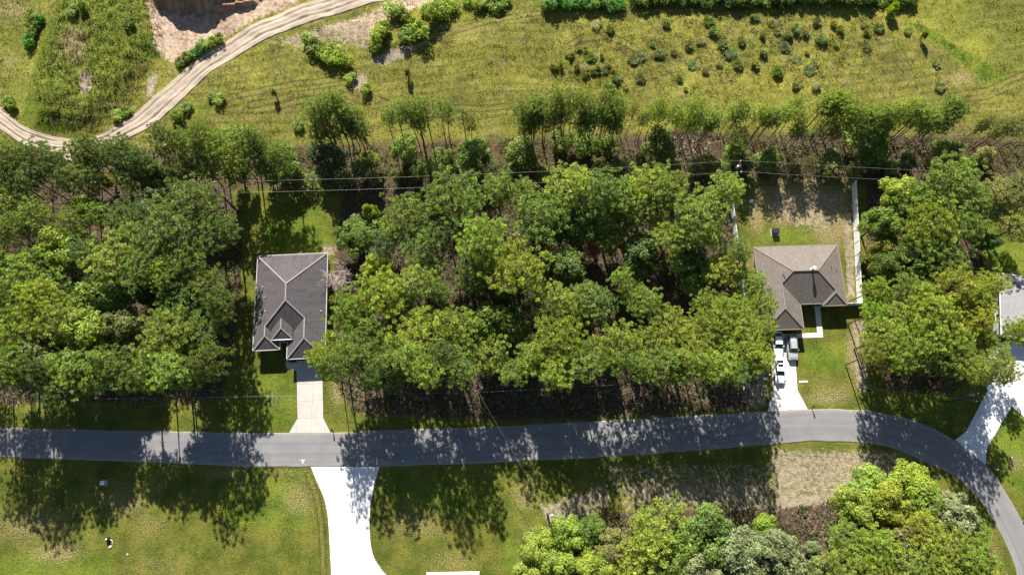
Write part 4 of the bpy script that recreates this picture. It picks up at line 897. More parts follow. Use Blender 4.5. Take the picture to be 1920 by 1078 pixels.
def stone(px, py, r, label):
    rr = random.Random(int(px)); x, y = P(px, py); bm = bmesh.new(); bmesh.ops.create_icosphere(bm, subdivisions=2, radius=r)
    for v in bm.verts: v.co *= rr.uniform(.82, 1.12); v.co.z *= .5
    me_ = bpy.data.meshes.new('stone'); bm.to_mesh(me_); bm.free(); me_.materials.append(M['conc_old'])
    o = link(bpy.data.objects.new('stone', me_)); o.location = (x, y, r*.15); tag(o, label, 'stone')
stone(207, 1025, .3, 'pale stone just below the black pump on the lower left lawn'); stone(239, 1039, .2, 'small white stone right of the black pump on the lower left lawn')
def bollard(px, py, label, mat, capm, h=.75):
    x, y = P(px, py); root = empty('marker_post', (x, y, 0)); tag(root, label, 'post')
    m_ = MB(); m_.lathe([(.12, -.1), (.12, h*.8), (.10, h*.82)], 10); m_.build('shaft', mat, root)
    c = MB(); c.lathe([(.13, h*.821), (.14, h*.95), (.06, h)], 10); c.build('cap', capm, root)
bollard(1893, 858, 'black post with pale cap on the right-hand lawn', M['black'], M['white_plastic']); bollard(1866.5, 880, 'short white post where the white driveway meets the road', M['white_plastic'], M['white_plastic'])
def parked_trailer():
    # dark tyre and tail of a vehicle cut by the right edge, on the white driveway
    make = make_car('grey SUV cut by the right edge on the bright white driveway', P(1930, 738), R(-62), M['paint_silver'], 4.7, 1.9, 1.7, suv=True)
    make['group'] = 'cars on the white driveway'
parked_trailer()
def lawn_sign(px, py):
    x, y = P(px, py); r = MB(); r.box(-.75, -.18, 0.0, .75, .18, .10); o = r.build('flat_stone', M['conc_mid'], loc=(x, y, .0), bevel=.01); o.rotation_euler = (0, 0, R(3)); tag(o, 'pale flat stone lying on the grass right of the parked cars', 'stone')
lawn_sign(1506, 715.5)
# ------------------------------------------------------------------ plants: prototype meshes
def unit(v): return v/np.maximum(np.linalg.norm(v, axis=-1, keepdims=True), 1e-9)
def tufts(C, A, rad, nb, rng, wid=.12, droop=.22, spread=1.0):
    """bursts of long needles: C centres, A axes, rad radii -> verts, tris, tint"""
    n = len(C); d = rng.normal(size=(n, nb, 3)); d = unit(unit(d)*spread+A[:, None, :]*0.75)
    ln = rad[:, None, None]*rng.uniform(.7, 1.15, (n, nb, 1))
    base = C[:, None, :]+d*ln*0.12; tip = C[:, None, :]+d*ln; tip[..., 2] -= (ln[..., 0]*droop*rng.uniform(.4, 1.3, (n, nb)))
    nn = unit(np.array([0, 0, 1.0])+d*.55+rng.normal(size=(n, nb, 3))*.45); sd = unit(np.cross(d, nn))*ln*wid
    V = np.stack([base, tip-sd, tip+sd], 2).reshape(-1, 3); F = np.arange(len(V)).reshape(-1, 3)
    t = (rng.uniform(.68, 1.25, (n, 1))*rng.uniform(.7, 1.3, (n, nb)))
    return V, F, np.repeat(t.ravel(), 3)
def leaves(C, Nn, size, rng, jitter=.9):
    n = len(C); nn = unit(Nn+rng.normal(size=(n, 3))*jitter*.6); u = unit(np.cross(nn, rng.normal(size=(n, 3)))); w = np.cross(nn, u)
    s = size*rng.uniform(.65, 1.3, (n, 1))
    V = np.stack([C-u*s, C+w*s*.55, C+u*s, C-w*s*.55], 1).reshape(-1, 3); F = np.arange(len(V)).reshape(-1, 4)
    return V, F
def curve_pts(p0, p1, rng, wob, n=4):
    pts = [p0+(p1-p0)*t for t in np.linspace(0, 1, n)]
    for i in range(1, n-1): pts[i] = pts[i]+rng.normal(size=3)*wob
    return pts
PROTO = {}
def proto_pine(key, seed, H=16.0, Rr=3.6, low=.55, limbs=20, sub=5, tr=.46, nb=50, asc=0.0, bare=2, trunk_r=.19, flat=0.0, lean=0.4):
    rng = np.random.RandomState(seed); tk = MB()
    top = np.array([rng.normal()*lean, rng.normal()*lean, H*.97]); mid = np.array([top[0]*.3+rng.normal()*.15, top[1]*.3+rng.normal()*.15, H*.5])
    mid[:2] *= .5
    spine = [np.array([0, 0, -.4]), np.array([0, 0, .5])]+[2*t*(1-t)*mid+t*t*top+np.array([0, 0, .5*(1-t)**2]) for t in (.15, .3, .45, .6, .75, .88, 1)]
    tk.tube(spine, [trunk_r*1.35, trunk_r*1.1]+[trunk_r*k for k in (1, .92, .82, .7, .55, .4)]+[.04], 8)
    zs = np.array([p[2] for p in spine]); xs = np.array([p[0] for p in spine]); ys = np.array([p[1] for p in spine])
    at = lambda z: np.array([np.interp(z, zs, xs), np.interp(z, zs, ys), z])
    C, A, Rd = [], [], []
    az = rng.uniform(0, 6.28)
    for i in range(limbs):
        t = (i+.5)/limbs; z = H*(low+(.97-low)*t); az += 2.4+rng.normal()*.35
        prof = (max(.06, 1-((t-.25)/.8)**1.5) if t > .25 else .65+.35*t/.25)
        L = Rr*prof*rng.uniform(.72, 1.12)*(1-flat*t*.2); up = rng.uniform(.12, .38)+.5*t*t+asc
        d = np.array([math.cos(az), math.sin(az), up]); p0 = at(z); p1 = p0+d*L
        pts = curve_pts(p0, p1, rng, .10*L*.4); pts[-1][2] += .12*L
        tk.tube(pts, [.075*(1.15-t*.6), .055*(1.1-t*.6), .035, .018], 5, cap=False)
        for k in range(sub):
            s = .38+.62*(k+.6)/sub; q = pts[0]+(pts[-1]-pts[0])*s+np.array([0, 0, .06*L])
            a2 = az+rng.choice([-1, 1])*rng.uniform(.2, 1.25); l2 = L*.40*rng.uniform(.6, 1.2)*(1.25-s*.55)
            e = q+np.array([math.cos(a2), math.sin(a2), rng.uniform(.1, .55)])*l2
            if l2 > .3: tk.tube([q, e], [.025, .012], 3, cap=False)
            for j in range(rng.randint(1, 3)):
                c = e+rng.normal(size=3)*np.array([.9, .9, .5])*tr*(1+j*.6); C.append(c); A.append(unit(np.array([math.cos(a2)*.5, math.sin(a2)*.5, 1.0]))); Rd.append(tr*rng.uniform(.8, 1.3))
    for i in range(bare):                      # dead snags below the crown
        a = rng.uniform(0, 6.28); z = H*rng.uniform(low-.2, low); p0 = at(z); L = rng.uniform(.8, 1.8)
        tk.tube([p0, p0+np.array([math.cos(a), math.sin(a), .1])*L], [.03, .01], 4, cap=False)
    C.append(at(H*.97)); A.append(np.array([0, 0, 1.])); Rd.append(tr)
    keep = []; Ca = np.array(C); od = rng.permutation(len(Ca))
    for i in od:                               # keep the tufts apart so that each reads as its own burst
        if not keep or np.min(((Ca[keep]-Ca[i])**2).sum(1)) > (tr*1.62)**2: keep.append(i)
    V, F, t = tufts(Ca[keep], np.array(A)[keep], np.array(Rd)[keep], nb, rng)
    cm = np_mesh('pine_crown', V, F, M['leaf'], fattr={'tint': t}); tm = tk.mesh('pine_trunk', M['pine_bark'], True)
    PROTO[key] = dict(trunk=tm, crown=cm, H=H, R=Rr, zc=H*(low+(1-low)*.55), what='pine', name='slender_pine' if key.startswith('thin') else 'young_pine' if key.startswith('sap') else 'pine_tree')
def proto_oak(key, seed, H=10.0, Rr=3.8, lobes=26, leaf=.21, dens=62, low=.3, open_=.0):
    rng = np.random.RandomState(seed); tk = MB(); zc = H*(low+(1-low)*.45); rz = H*(1-low)*.5
    fork = np.array([rng.normal()*.2, rng.normal()*.2, H*low*.9])
    tk.tube([np.array([0, 0, -.4]), np.array([0, 0, .5]), fork], [.27, .21, .17], 8)
    VV, FF, TT = [], [], []; off = 0
    for i in range(lobes):
        u = rng.uniform(-.35, 1); a = i*2.4+rng.uniform(-.4, .4); rr_ = math.sqrt(max(0, 1-u*u)); k = rng.uniform(.45, .88)
        c = np.array([math.cos(a)*rr_*Rr*k, math.sin(a)*rr_*Rr*k, zc+u*rz*k*1.05]); r = Rr*rng.uniform(.22, .40)
        tk.tube(curve_pts(fork, c, rng, .25), [.10, .07, .045, .02], 5, cap=False)
        n = int(dens*r*r*4.2*(1-open_*.5)); d = unit(rng.normal(size=(n, 3))+np.array([0, 0, .25])); rad = r*rng.uniform(.6, 1.08, (n, 1))*np.array([1.0, 1.0, .85])
        lump = 1+.18*np.sin(d[:, :1]*7+i)*np.cos(d[:, 1:2]*6+2*i)
        V, F = leaves(c+d*rad*lump, d+np.array([0, 0, .35]), leaf, rng)
        VV.append(V); FF.append(F+off); off += len(V); TT.append(np.repeat(rng.uniform(.8, 1.2)*rng.uniform(.75, 1.25, n), 4))
    cm = np_mesh('oak_crown', np.concatenate(VV), np.concatenate(FF), M['oakleaf'], fattr={'tint': np.concatenate(TT)})
    PROTO[key] = dict(trunk=tk.mesh('oak_trunk', M['oak_bark'], True), crown=cm, H=H, R=Rr, zc=zc+rz*.15, what='oak', name='oak_tree')
def proto_shrub(key, seed, kind):
    rng = np.random.RandomState(seed); tk = MB()
    if kind == 'round':
        VV, FF, TT = [], [], []; off = 0
        for i in range(9):
            a = i*2.4; k = rng.uniform(.25, .7); c = np.array([math.cos(a)*k, math.sin(a)*k, rng.uniform(.35, .95)]); r = rng.uniform(.32, .55)
            tk.tube([(0, 0, -.1), tuple(c)], [.035, .012], 4, cap=False)
            n = 110; d = unit(rng.normal(size=(n, 3))+np.array([0, 0, .2])); V, F = leaves(c+d*r*rng.uniform(.6, 1.05, (n, 1)), d+np.array([0, 0, .3]), .115, rng)
            VV.append(V); FF.append(F+off); off += len(V); TT.append(np.repeat(rng.uniform(.8, 1.2)*rng.uniform(.75, 1.25, n), 4))
        cm = np_mesh('shrub_foliage', np.concatenate(VV), np.concatenate(FF), M['oakleaf'], fattr={'tint': np.concatenate(TT)})
    else:                                      # upright grassy / broom-like bush
        n = 34; a = rng.uniform(0, 6.28, n); k = np.sqrt(rng.uniform(0, 1, n))*.62
        C = np.stack([np.cos(a)*k, np.sin(a)*k, rng.uniform(.25, 1.05, n)*(1.1-k*.6)], -1); A = unit(np.stack([np.cos(a)*k*.5, np.sin(a)*k*.5, np.ones(n)], -1))
        for c in C[:16]: tk.tube([(c[0]*.15, c[1]*.15, -.1), tuple(c)], [.025, .01], 3, cap=False)
        V, F, t = tufts(C, A, rng.uniform(.35, .55, n), 24, rng, .09, .06, .62)
        cm = np_mesh('shrub_foliage', V, F, M['leaf'], fattr={'tint': t})
    PROTO[key] = dict(trunk=tk.mesh('shrub_stems', M['oak_bark'], True), crown=cm, H=1.4, R=1.0, zc=.75, what='shrub', name='shrub')
for i in range(8): proto_pine(f'pine{i}', 11+i, H=16+.6*(i % 3), Rr=3.5+.25*(i % 3), low=.55+.04*(i % 3), limbs=34+i % 3, sub=10, lean=.5)
for i in range(5): proto_pine(f'wide{i}', 41+i, H=15, Rr=4.3-.15*(i % 3), low=.63, limbs=38, sub=12, tr=.46, nb=52, flat=.4)
for i in range(4): proto_pine(f'thin{i}', 61+i, H=14, Rr=1.9+.2*(i % 2), low=.52+.04*(i % 2), limbs=26, sub=6, tr=.38, nb=40, asc=.75, bare=4, trunk_r=.13, lean=.6)
for i in range(2): proto_pine(f'sap{i}', 81+i, H=7, Rr=2.0, low=.22, limbs=26, sub=7, tr=.36, nb=40, bare=0, trunk_r=.1, lean=.2)
for i in range(4): proto_oak(f'oak{i}', 101+i, H=10, Rr=3.8, lobes=26+2*i)
for i in range(2): proto_oak(f'dark{i}', 121+i, H=7, Rr=3.0, lobes=20, leaf=.19, low=.2)
for i in range(2): proto_shrub(f'round{i}', 131+i, 'round')
for i in range(2): proto_shrub(f'broom{i}', 141+i, 'broom')

TREES = []                                     # every planted thing: records used for labels
RNG = random.Random(77)
TONES = {'pine': (.087, .126, .020), 'bright': (.122, .166, .022), 'yellow': (.138, .168, .020), 'deep': (.063, .093, .017), 'oak': (.082, .114, .018), 'grey': (.105, .130, .046), 'dull': (.080, .098, .028),
         'lime': (.112, .165, .018), 'olive': (.115, .125, .030), 'emerald': (.040, .105, .014), 'dark': (.046, .072, .018), 'rust': (.13, .062, .03), 'straw': (.135, .125, .045)}
TONEW = {'pine': 'mid-green', 'bright': 'bright green', 'yellow': 'yellow-green', 'deep': 'deep green', 'oak': 'leaf-green', 'grey': 'grey-green', 'dull': 'dull green', 'lime': 'lime green', 'olive': 'olive', 'emerald': 'emerald', 'dark': 'dark green', 'rust': 'rust-brown dead', 'straw': 'straw-green'}
def plant(key, x, y, height, radius, tone, zone, rz=None):
    p = PROTO[key]; z0 = hz(x, y)
    root = empty(p['name'], (x, y, z0)); root.rotation_euler = (0, 0, RNG.uniform(0, 6.28) if rz is None else rz)
    s = radius/p['R']; root.scale = (s, s, height/p['H'])
    t = link(bpy.data.objects.new('stems' if p['what'] == 'shrub' else 'trunk', p['trunk']), root)
    c = link(bpy.data.objects.new('foliage' if p['what'] == 'shrub' else 'crown', p['crown']), root)
    k = RNG.uniform(.86, 1.16)*1.78; col = TONES[tone]; c.color = (col[0]*k*RNG.uniform(.92, 1.1), col[1]*k, col[2]*k*1.25*RNG.uniform(.8, 1.2), 1)
    TREES.append(dict(o=root, x=x, y=y, h=height, r=radius, tone=tone, what=p['what'], zone=zone, key=key))
    return root
def by_crown(key, px, py, height, rpx, tone, zone):
    """plant a tree whose crown centre is seen at a pixel, for a given height"""
    p = PROTO[key]; zc = p['zc']*height/p['H']; x, y = P(px, py, zc); r = rpx/px_per_m(x, y, zc)
    return plant(key, x, y, height, r, tone, zone)
def pk(*l): return RNG.choice(l)
PINES = [f'pine{i}' for i in range(8)]; WIDE = [f'wide{i}' for i in range(5)]; OAKS = ['oak0', 'oak1', 'oak2', 'oak3']; THIN = ['thin0', 'thin1', 'thin2', 'thin3']
# ------------------------------------------------------------------ the woods, tree by tree: (x, y of the crown in the photo, radius in pixels, height in metres, kind, tone)
LEFT = [(363, 376, 52, 15, 'w', 'pine'), (405, 432, 42, 14, 'w', 'pine'), (292, 378, 34, 11, 'o', 'dull'), (180, 401, 28, 11, 'p', 'bright'), (63, 413, 34, 14, 'p', 'pine'), (20, 436, 34, 14, 'p', 'pine'),
 (121, 466, 44, 13, 'o', 'yellow'), (309, 432, 58, 15, 'w', 'pine'), (214, 497, 54, 15, 'w', 'bright'), (54, 505, 42, 15, 'p', 'bright'), (272, 500, 46, 15, 'w', 'pine'), (352, 489, 52, 14, 'w', 'deep'),
 (71, 562, 42, 16, 'w', 'bright'), (14, 566, 40, 16, 'p', 'pine'), (184, 566, 46, 14, 'o', 'pine'), (236, 541, 36, 12, 'o', 'deep'), (338, 564, 46, 13, 'w', 'deep'), (390, 532, 36, 14, 'p', 'pine'),
 (104, 600, 40, 15, 'p', 'bright'), (25, 626, 44, 17, 'w', 'bright'), (162, 616, 46, 15, 'o', 'bright'), (228, 618, 42, 13, 'o', 'dull'), (304, 634, 56, 16, 'w', 'bright'), (378, 626, 42, 14, 'p', 'deep'),
 (386, 682, 38, 17, 'p', 'deep'), (75, 685, 44, 17, 'o', 'dull'), (136, 690, 44, 16, 'o', 'pine'), (222, 690, 46, 16, 'w', 'pine'), (292, 694, 40, 15, 'p', 'bright'), (342, 690, 40, 15, 'p', 'pine'), (22, 690, 42, 18, 'w', 'pine'),
 (110, 728, 38, 15, 'p', 'deep'), (405, 570, 34, 15, 'p', 'deep'), (250, 440, 36, 13, 'p', 'bright'), (130, 420, 30, 12, 'p', 'pine'), (245, 395, 28, 10, 'o', 'pine'), (-40, 470, 44, 15, 'w', 'pine'), (-45, 600, 46, 16, 'w', 'pine'), (-40, 690, 44, 17, 'p', 'pine'),
 (180, 705, 30, 13, 't', 'pine')]
MID = [(850, 371, 58, 16, 'w', 'pine'), (936, 352, 32, 14, 'p', 'bright'), (769, 402, 46, 15, 'p', 'pine'), (664, 441, 36, 7, 'o', 'oak'), (716, 441, 36, 10, 'o', 'oak'), (905, 449, 50, 18, 'w', 'bright'), (1002, 410, 46, 15, 'p', 'pine'),
 (971, 503, 60, 17, 'w', 'yellow'), (708, 503, 30, 11, 'o', 'yellow'), (796, 464, 44, 14, 'p', 'pine'), (714, 552, 50, 15, 'w', 'bright'), (784, 526, 42, 15, 'p', 'bright'), (831, 550, 24, 14, 't', 'pine'), (660, 587, 46, 15, 'w', 'bright'),
 (682, 640, 52, 16, 'w', 'pine'), (792, 636, 58, 16, 'w', 'bright'), (852, 616, 44, 15, 'p', 'bright'), (920, 606, 44, 14, 'o', 'deep'), (914, 660, 42, 14, 'p', 'bright'), (1030, 585, 40, 14, 'p', 'pine'), (1049, 630, 54, 16, 'w', 'yellow'),
 (952, 618, 44, 12, 'o', 'deep'), (622, 668, 44, 14, 'w', 'yellow'), (850, 672, 38, 15, 'p', 'pine'), (745, 672, 42, 15, 'p', 'pine'), (1000, 668, 40, 14, 'o', 'pine'), (890, 520, 36, 14, 'p', 'deep'), (840, 440, 36, 14, 'p', 'deep'),
 (1067, 351, 44, 15, 'p', 'bright'), (1130, 363, 46, 15, 'w', 'pine'), (1204, 346, 38, 14, 'p', 'bright'), (1250, 357, 46, 15, 'w', 'bright'), (1211, 398, 34, 13, 'p', 'pine'), (1172, 373, 36, 14, 'p', 'bright'), (1071, 412, 44, 11, 'o', 'deep'),
 (1114, 424, 38, 12, 'o', 'pine'), (1360, 351, 32, 13, 'p', 'bright'), (1309, 410, 54, 16, 'w', 'bright'), (1266, 441, 38, 14, 'p', 'yellow'), (1290, 484, 38, 12, 'o', 'deep'), (1196, 476, 40, 11, 'o', 'deep'), (1052, 499, 42, 12, 'o', 'deep'),
 (1360, 503, 34, 13, 'p', 'yellow'), (1404, 532, 28, 12, 'p', 'bright'), (1424, 566, 32, 13, 'p', 'bright'), (1309, 515, 34, 11, 'o', 'pine'), (1161, 530, 24, 13, 't', 'bright'), (1106, 562, 38, 13, 'p', 'pine'), (1212, 570, 32, 14, 'p', 'bright'),
 (1050, 560, 40, 14, 'p', 'bright'), (1332, 570, 36, 12, 'p', 'bright'), (1380, 588, 36, 14, 'p', 'bright'), (1258, 612, 38, 14, 'p', 'yellow'), (1165, 648, 48, 15, 'w', 'bright'), (1225, 632, 38, 14, 'p', 'bright'), (1282, 648, 40, 15, 'p', 'yellow'),
 (1340, 618, 46, 15, 'w', 'bright'), (1400, 632, 42, 15, 'w', 'bright'), (1428, 612, 30, 14, 'p', 'bright'), (1297, 680, 38, 15, 'p', 'yellow'), (1360, 668, 40, 15, 'p', 'bright'), (1250, 680, 38, 15, 'p', 'pine'), (1394, 662, 36, 14, 'p', 'pine'),
 (1105, 668, 40, 15, 'p', 'pine'), (1060, 680, 38, 14, 'p', 'pine'),
 (700, 694, 34, 16, 't', 'deep'), (740, 700, 30, 14, 'p', 'deep')]
RIGHT = [(1685, 367, 36, 11, 'o', 'yellow'), (1778, 350, 58, 14, 'w', 'pine'), (1822, 376, 40, 13, 'p', 'pine'), (1749, 423, 54, 15, 'w', 'yellow'), (1808, 421, 44, 14, 'w', 'pine'), (1654, 417, 32, 11, 'o', 'pine'), (1656, 467, 26, 9, 'o', 'olive'),
 (1745, 467, 44, 14, 'p', 'pine'), (1668, 496, 34, 11, 'o', 'deep'), (1778, 488, 42, 13, 'p', 'pine'), (1730, 497, 40, 12, 'o', 'deep'), (1708, 545, 38, 13, 'p', 'pine'), (1640, 541, 26, 12, 'p', 'lime'), (1793, 540, 44, 15, 'p', 'yellow'), (1828, 560, 34, 14, 'w', 'yellow'),
 (1640, 585, 26, 12, 'p', 'lime'), (1741, 582, 46, 15, 'w', 'yellow'), (1682, 599, 38, 13, 'p', 'bright'), (1663, 632, 34, 14, 'p', 'bright'), (1778, 630, 44, 14, 'w', 'bright'), (1826, 600, 40, 14, 'p', 'yellow'), (1856, 532, 28, 13, 'p', 'yellow'), (1648, 662, 30, 14, 'p', 'yellow'),
 (1693, 660, 36, 14, 'p', 'bright'), (1741, 645, 40, 15, 'p', 'bright'), (1802, 660, 38, 14, 'p', 'pine'), (1842, 630, 24, 12, 'p', 'bright'), (1908, 622, 26, 11, 'w', 'yellow'), (1836, 690, 26, 12, 'p', 'yellow'), (1874, 696, 30, 12, 'w', 'yellow'),
 (1848, 360, 34, 12, 't', 'olive'), (1900, 366, 34, 12, 't', 'olive'), (1905, 425, 34, 11, 't', 'olive'), (1720, 380, 34, 13, 'p', 'pine')]
BOTTOM = [(1065, 1000, 38, 7, 'o', 'bright'), (1008, 1026, 36, 6, 'o', 'yellow'), (1047, 1052, 38, 6, 'o', 'bright'), (1107, 996, 30, 6, 'o', 'deep'), (1148, 1020, 34, 7, 'o', 'olive'), (1246, 984, 46, 9, 's', 'bright'), (1226, 1014, 42, 9, 's', 'yellow'), (1195, 1054, 40, 8, 's', 'yellow'),
 (1331, 1000, 56, 10, 'o', 'oak'), (1280, 1030, 40, 9, 'o', 'oak'), (1387, 1026, 48, 10, 'o', 'grey'), (1433, 986, 24, 6, 'o', 'lime'), (1317, 1060, 44, 9, 'o', 'grey'), (1394, 1066, 46, 9, 'o', 'grey'), (1120, 1062, 38, 7, 'o', 'bright'), (1456, 1030, 44, 9, 'o', 'grey'), (1478, 1066, 36, 8, 'o', 'grey'),
 (1522, 1027, 16, 3, 'o', 'grey'), (1702, 906, 46, 8, 'o', 'yellow'), (1634, 920, 46, 8, 'o', 'bright'), (1602, 948, 40, 9, 'o', 'bright'), (1667, 945, 40, 10, 'o', 'yellow'), (1728, 932, 40, 8, 'o', 'bright'), (1756, 958, 36, 8, 'o', 'bright'), (1789, 964, 44, 9, 'o', 'grey'), (1836, 998, 24, 7, 'p', 'bright'),
 (1732, 993, 40, 10, 'p', 'yellow'), (1590, 1010, 38, 10, 'p', 'bright'), (1641, 1024, 42, 11, 'w', 'bright'), (1684, 1002, 40, 10, 'o', 'olive'), (1772, 1024, 42, 11, 'w', 'yellow'), (1706, 1056, 44, 11, 'w', 'bright'), (1586, 1056, 40, 11, 'w', 'bright'), (1637, 1074, 38, 11, 'p', 'yellow'), (1825, 1052, 40, 11, 'w', 'bright'),
 (1850, 1074, 34, 10, 'p', 'yellow'), (1765, 1080, 38, 11, 'p', 'bright'), (1245, 1070, 40, 8, 'o', 'oak'), (990, 1070, 30, 5, 'o', 'yellow'), (1540, 1078, 30, 8, 'o', 'olive')]
BACK = [(593, 212, 26, 15, 't', 'pine'), (622, 204, 26, 16, 't', 'pine'), (648, 217, 26, 15, 't', 'pine'), (664, 234, 24, 14, 't', 'deep'), (606, 240, 22, 13, 't', 'deep'), (741, 213, 22, 15, 't', 'pine'), (771, 217, 20, 16, 't', 'pine'), (797, 210, 24, 16, 't', 'pine'), (834, 212, 22, 15, 't', 'pine'), (869, 226, 18, 12, 't', 'olive'),
 (982, 204, 24, 15, 't', 'pine'), (1022, 210, 24, 15, 't', 'pine'), (1060, 190, 24, 17, 't', 'pine'), (1094, 196, 22, 16, 't', 'pine'), (1123, 204, 22, 15, 't', 'pine'), (1145, 196, 22, 15, 't', 'pine'), (1042, 222, 24, 14, 't', 'deep'), (1104, 222, 24, 14, 't', 'deep'), (1140, 228, 20, 13, 't', 'pine'), (1000, 230, 22, 13, 't', 'pine'),
 (1189, 210, 14, 12, 't', 'olive'), (1230, 208, 20, 13, 't', 'bright'), (1258, 210, 20, 13, 't', 'bright'), (1275, 225, 18, 12, 't', 'bright'), (1297, 206, 20, 13, 't', 'bright'), (1314, 226, 18, 12, 't', 'pine'), (1341, 225, 20, 12, 't', 'bright'), (1390, 212, 22, 12, 't', 'bright'), (1419, 213, 20, 12, 't', 'bright'), (1438, 221, 18, 12, 't', 'pine'),
 (1386, 260, 26, 9, 'p', 'deep'), (1479, 212, 18, 12, 't', 'bright'), (1498, 202, 20, 12, 't', 'bright'), (1552, 193, 26, 13, 't', 'bright'), (1580, 196, 24, 13, 't', 'bright'), (1608, 212, 22, 13, 't', 'bright'), (1637, 210, 22, 13, 't', 'pine'), (1675, 208, 22, 13, 't', 'bright'), (1704, 212, 22, 13, 't', 'bright'), (1734, 215, 24, 13, 't', 'bright'), (1770, 210, 24, 13, 't', 'pine'), (1754, 228, 20, 12, 't', 'pine'),
 (1856, 232, 16, 12, 't', 'olive'), (1886, 236, 20, 12, 't', 'olive'), (1914, 238, 20, 12, 't', 'olive'), (1508, 245, 18, 9, 't', 'pine'), (1560, 240, 18, 10, 't', 'pine'), (1662, 240, 20, 9, 't', 'pine'), (1623, 235, 30, 11, 'p', 'pine'),
 (19, 296, 32, 14, 'p', 'deep'), (64, 290, 32, 14, 'p', 'deep'), (152, 278, 30, 14, 'p', 'pine'), (180, 286, 30, 14, 'p', 'deep'), (219, 286, 30, 14, 'p', 'deep'), (252, 306, 30, 13, 'p', 'deep'), (304, 264, 30, 15, 'p', 'deep'), (345, 264, 30, 15, 'p', 'pine'), (378, 260, 28, 15, 'p', 'pine'), (408, 272, 30, 14, 'p', 'pine'), (438, 286, 30, 14, 'p', 'pine'), (466, 270, 28, 15, 't', 'pine'), (494, 294, 28, 13, 'p', 'deep'), (527, 292, 28, 13, 'p', 'pine'),
 (22, 338, 32, 12, 'p', 'deep'), (56, 330, 30, 13, 'p', 'deep'), (126, 336, 34, 12, 'p', 'deep'), (162, 334, 34, 13, 'p', 'deep'), (241, 324, 30, 12, 'p', 'deep'), (284, 332, 30, 12, 'o', 'deep'), (334, 316, 30, 12, 'p', 'deep'), (100, 306, 28, 13, 'p', 'deep'), (-30, 310, 34, 14, 'p', 'deep'), (380, 312, 28, 11, 'p', 'deep'),
 (522, 306, 42, 7, 'd', 'deep'), (612, 296, 40, 7, 'd', 'dark'), (760, 276, 30, 6, 'd', 'oak'), (890, 284, 34, 7, 'd', 'oak'), (979, 284, 32, 7, 'd', 'oak'), (1052, 262, 26, 5, 'd', 'oak'), (1100, 270, 26, 5, 'd', 'oak'), (1138, 272, 24, 4.5, 'd', 'oak'), (1237, 270, 36, 8, 'd', 'deep'), (1630, 268, 44, 7, 'd', 'oak'), (1778, 284, 30, 7, 'd', 'deep'), (1812, 310, 20, 4, 'd', 'lime'),
 (440, 318, 28, 8, 'd', 'deep'), (690, 300, 22, 5, 'd', 'oak'), (830, 296, 24, 5, 'd', 'oak'), (1380, 286, 24, 4, 'd', 'oak'), (1440, 300, 26, 4, 'd', 'oak'), (1560, 300, 24, 4, 'd', 'dull'), (1850, 292, 20, 3.5, 'd', 'olive'), (1700, 300, 22, 4, 'd', 'dull')]
def kind_key(k):
    return pk(*{'w': WIDE, 'p': PINES, 'o': OAKS, 't': THIN, 's': ['sap0', 'sap1'], 'd': ['dark0', 'dark1']}[k])
for zone, lst in (('left', LEFT), ('mid', MID), ('right', RIGHT), ('bottom', BOTTOM), ('back', BACK)):
    for (px, py, r, h, k, tone) in lst:
        thin = zone == 'back' and k == 't'
        by_crown(kind_key(k), px, py, h*RNG.uniform(.96, 1.04), r*RNG.uniform(.95, 1.05)*(.72 if thin else .8 if k == 't' else .9 if k in 'wp' else 1.0), tone, zone)
        if thin:
            for q in range(RNG.choice([1, 2, 2])): by_crown(kind_key(k), px+RNG.choice([-1, 1])*RNG.uniform(8, 20), py+RNG.uniform(-4, 16), h*RNG.uniform(.78, 1.0), r*RNG.uniform(.55, .75), tone, zone)
# roadside pines found from the tips of their shadows: (tip x, tip y, distance of the trunk from the drone's foot, crown radius in metres)
def by_shadow(px, py, by, r, zone, tone='pine', key=None):
    tx, ty = P(px, py); L = (by-ty)/math.cos(SUN_AZ); h = L*math.tan(SUN_EL)
    plant(key or kind_key('t'), tx+L*math.sin(SUN_AZ), by, h, r, tone, zone)
for q in ((28, 985, 16, 1.9), (62, 955, 17, 1.8), (105, 1016, 15.5, 2.6), (148, 935, 16, 1.9), (186, 974, 16.5, 1.7), (215, 925, 17, 1.9), (246, 950, 15, 2.0), (276, 956, 17, 1.8), (345, 950, 16, 2.0), (312, 935, 15, 1.9), (430, 1006, 16, 2.4), (398, 962, 15, 2.0), (380, 930, 18, 1.9)): by_shadow(*q, 'left', pk('pine', 'deep', 'bright'))
for q in ((722, 992, 17, 2.2), (769, 989, 16, 2.3), (745, 955, 19, 2.0), (797, 965, 17.5, 2.0), (872, 1026, 15.5, 2.2), (842, 1004, 17, 2.1), (918, 1003, 16, 2.2), (676, 966, 18, 1.5), (895, 970, 19, 2.0), (1008, 925, 17, 1.9), (1042, 930, 18, 2.2), (1100, 968, 16, 2.4), (1145, 974, 17, 2.2),
          (1214, 957, 18, 2.0), (1250, 953, 16.5, 1.8), (1285, 930, 18, 1.6), (1314, 961, 17, 2.0), (1345, 940, 18, 1.7), (1374, 974, 17.5, 1.8), (1409, 971, 16.5, 1.8), (1444, 960, 18, 1.9), (1425, 930, 19, 1.6)): by_shadow(*q, 'mid', pk('pine', 'bright', 'pine', 'deep'))
for q in ((1670, 853, 18, 1.5), (1700, 875, 19, 1.7), (1740, 897, 18, 1.8), (1777, 894, 17, 1.7), (1818, 941, 17, 1.8), (1852, 978, 16.5, 1.9), (1874, 938, 18, 1.6)): by_shadow(*q, 'right', pk('pine', 'bright', 'deep'))
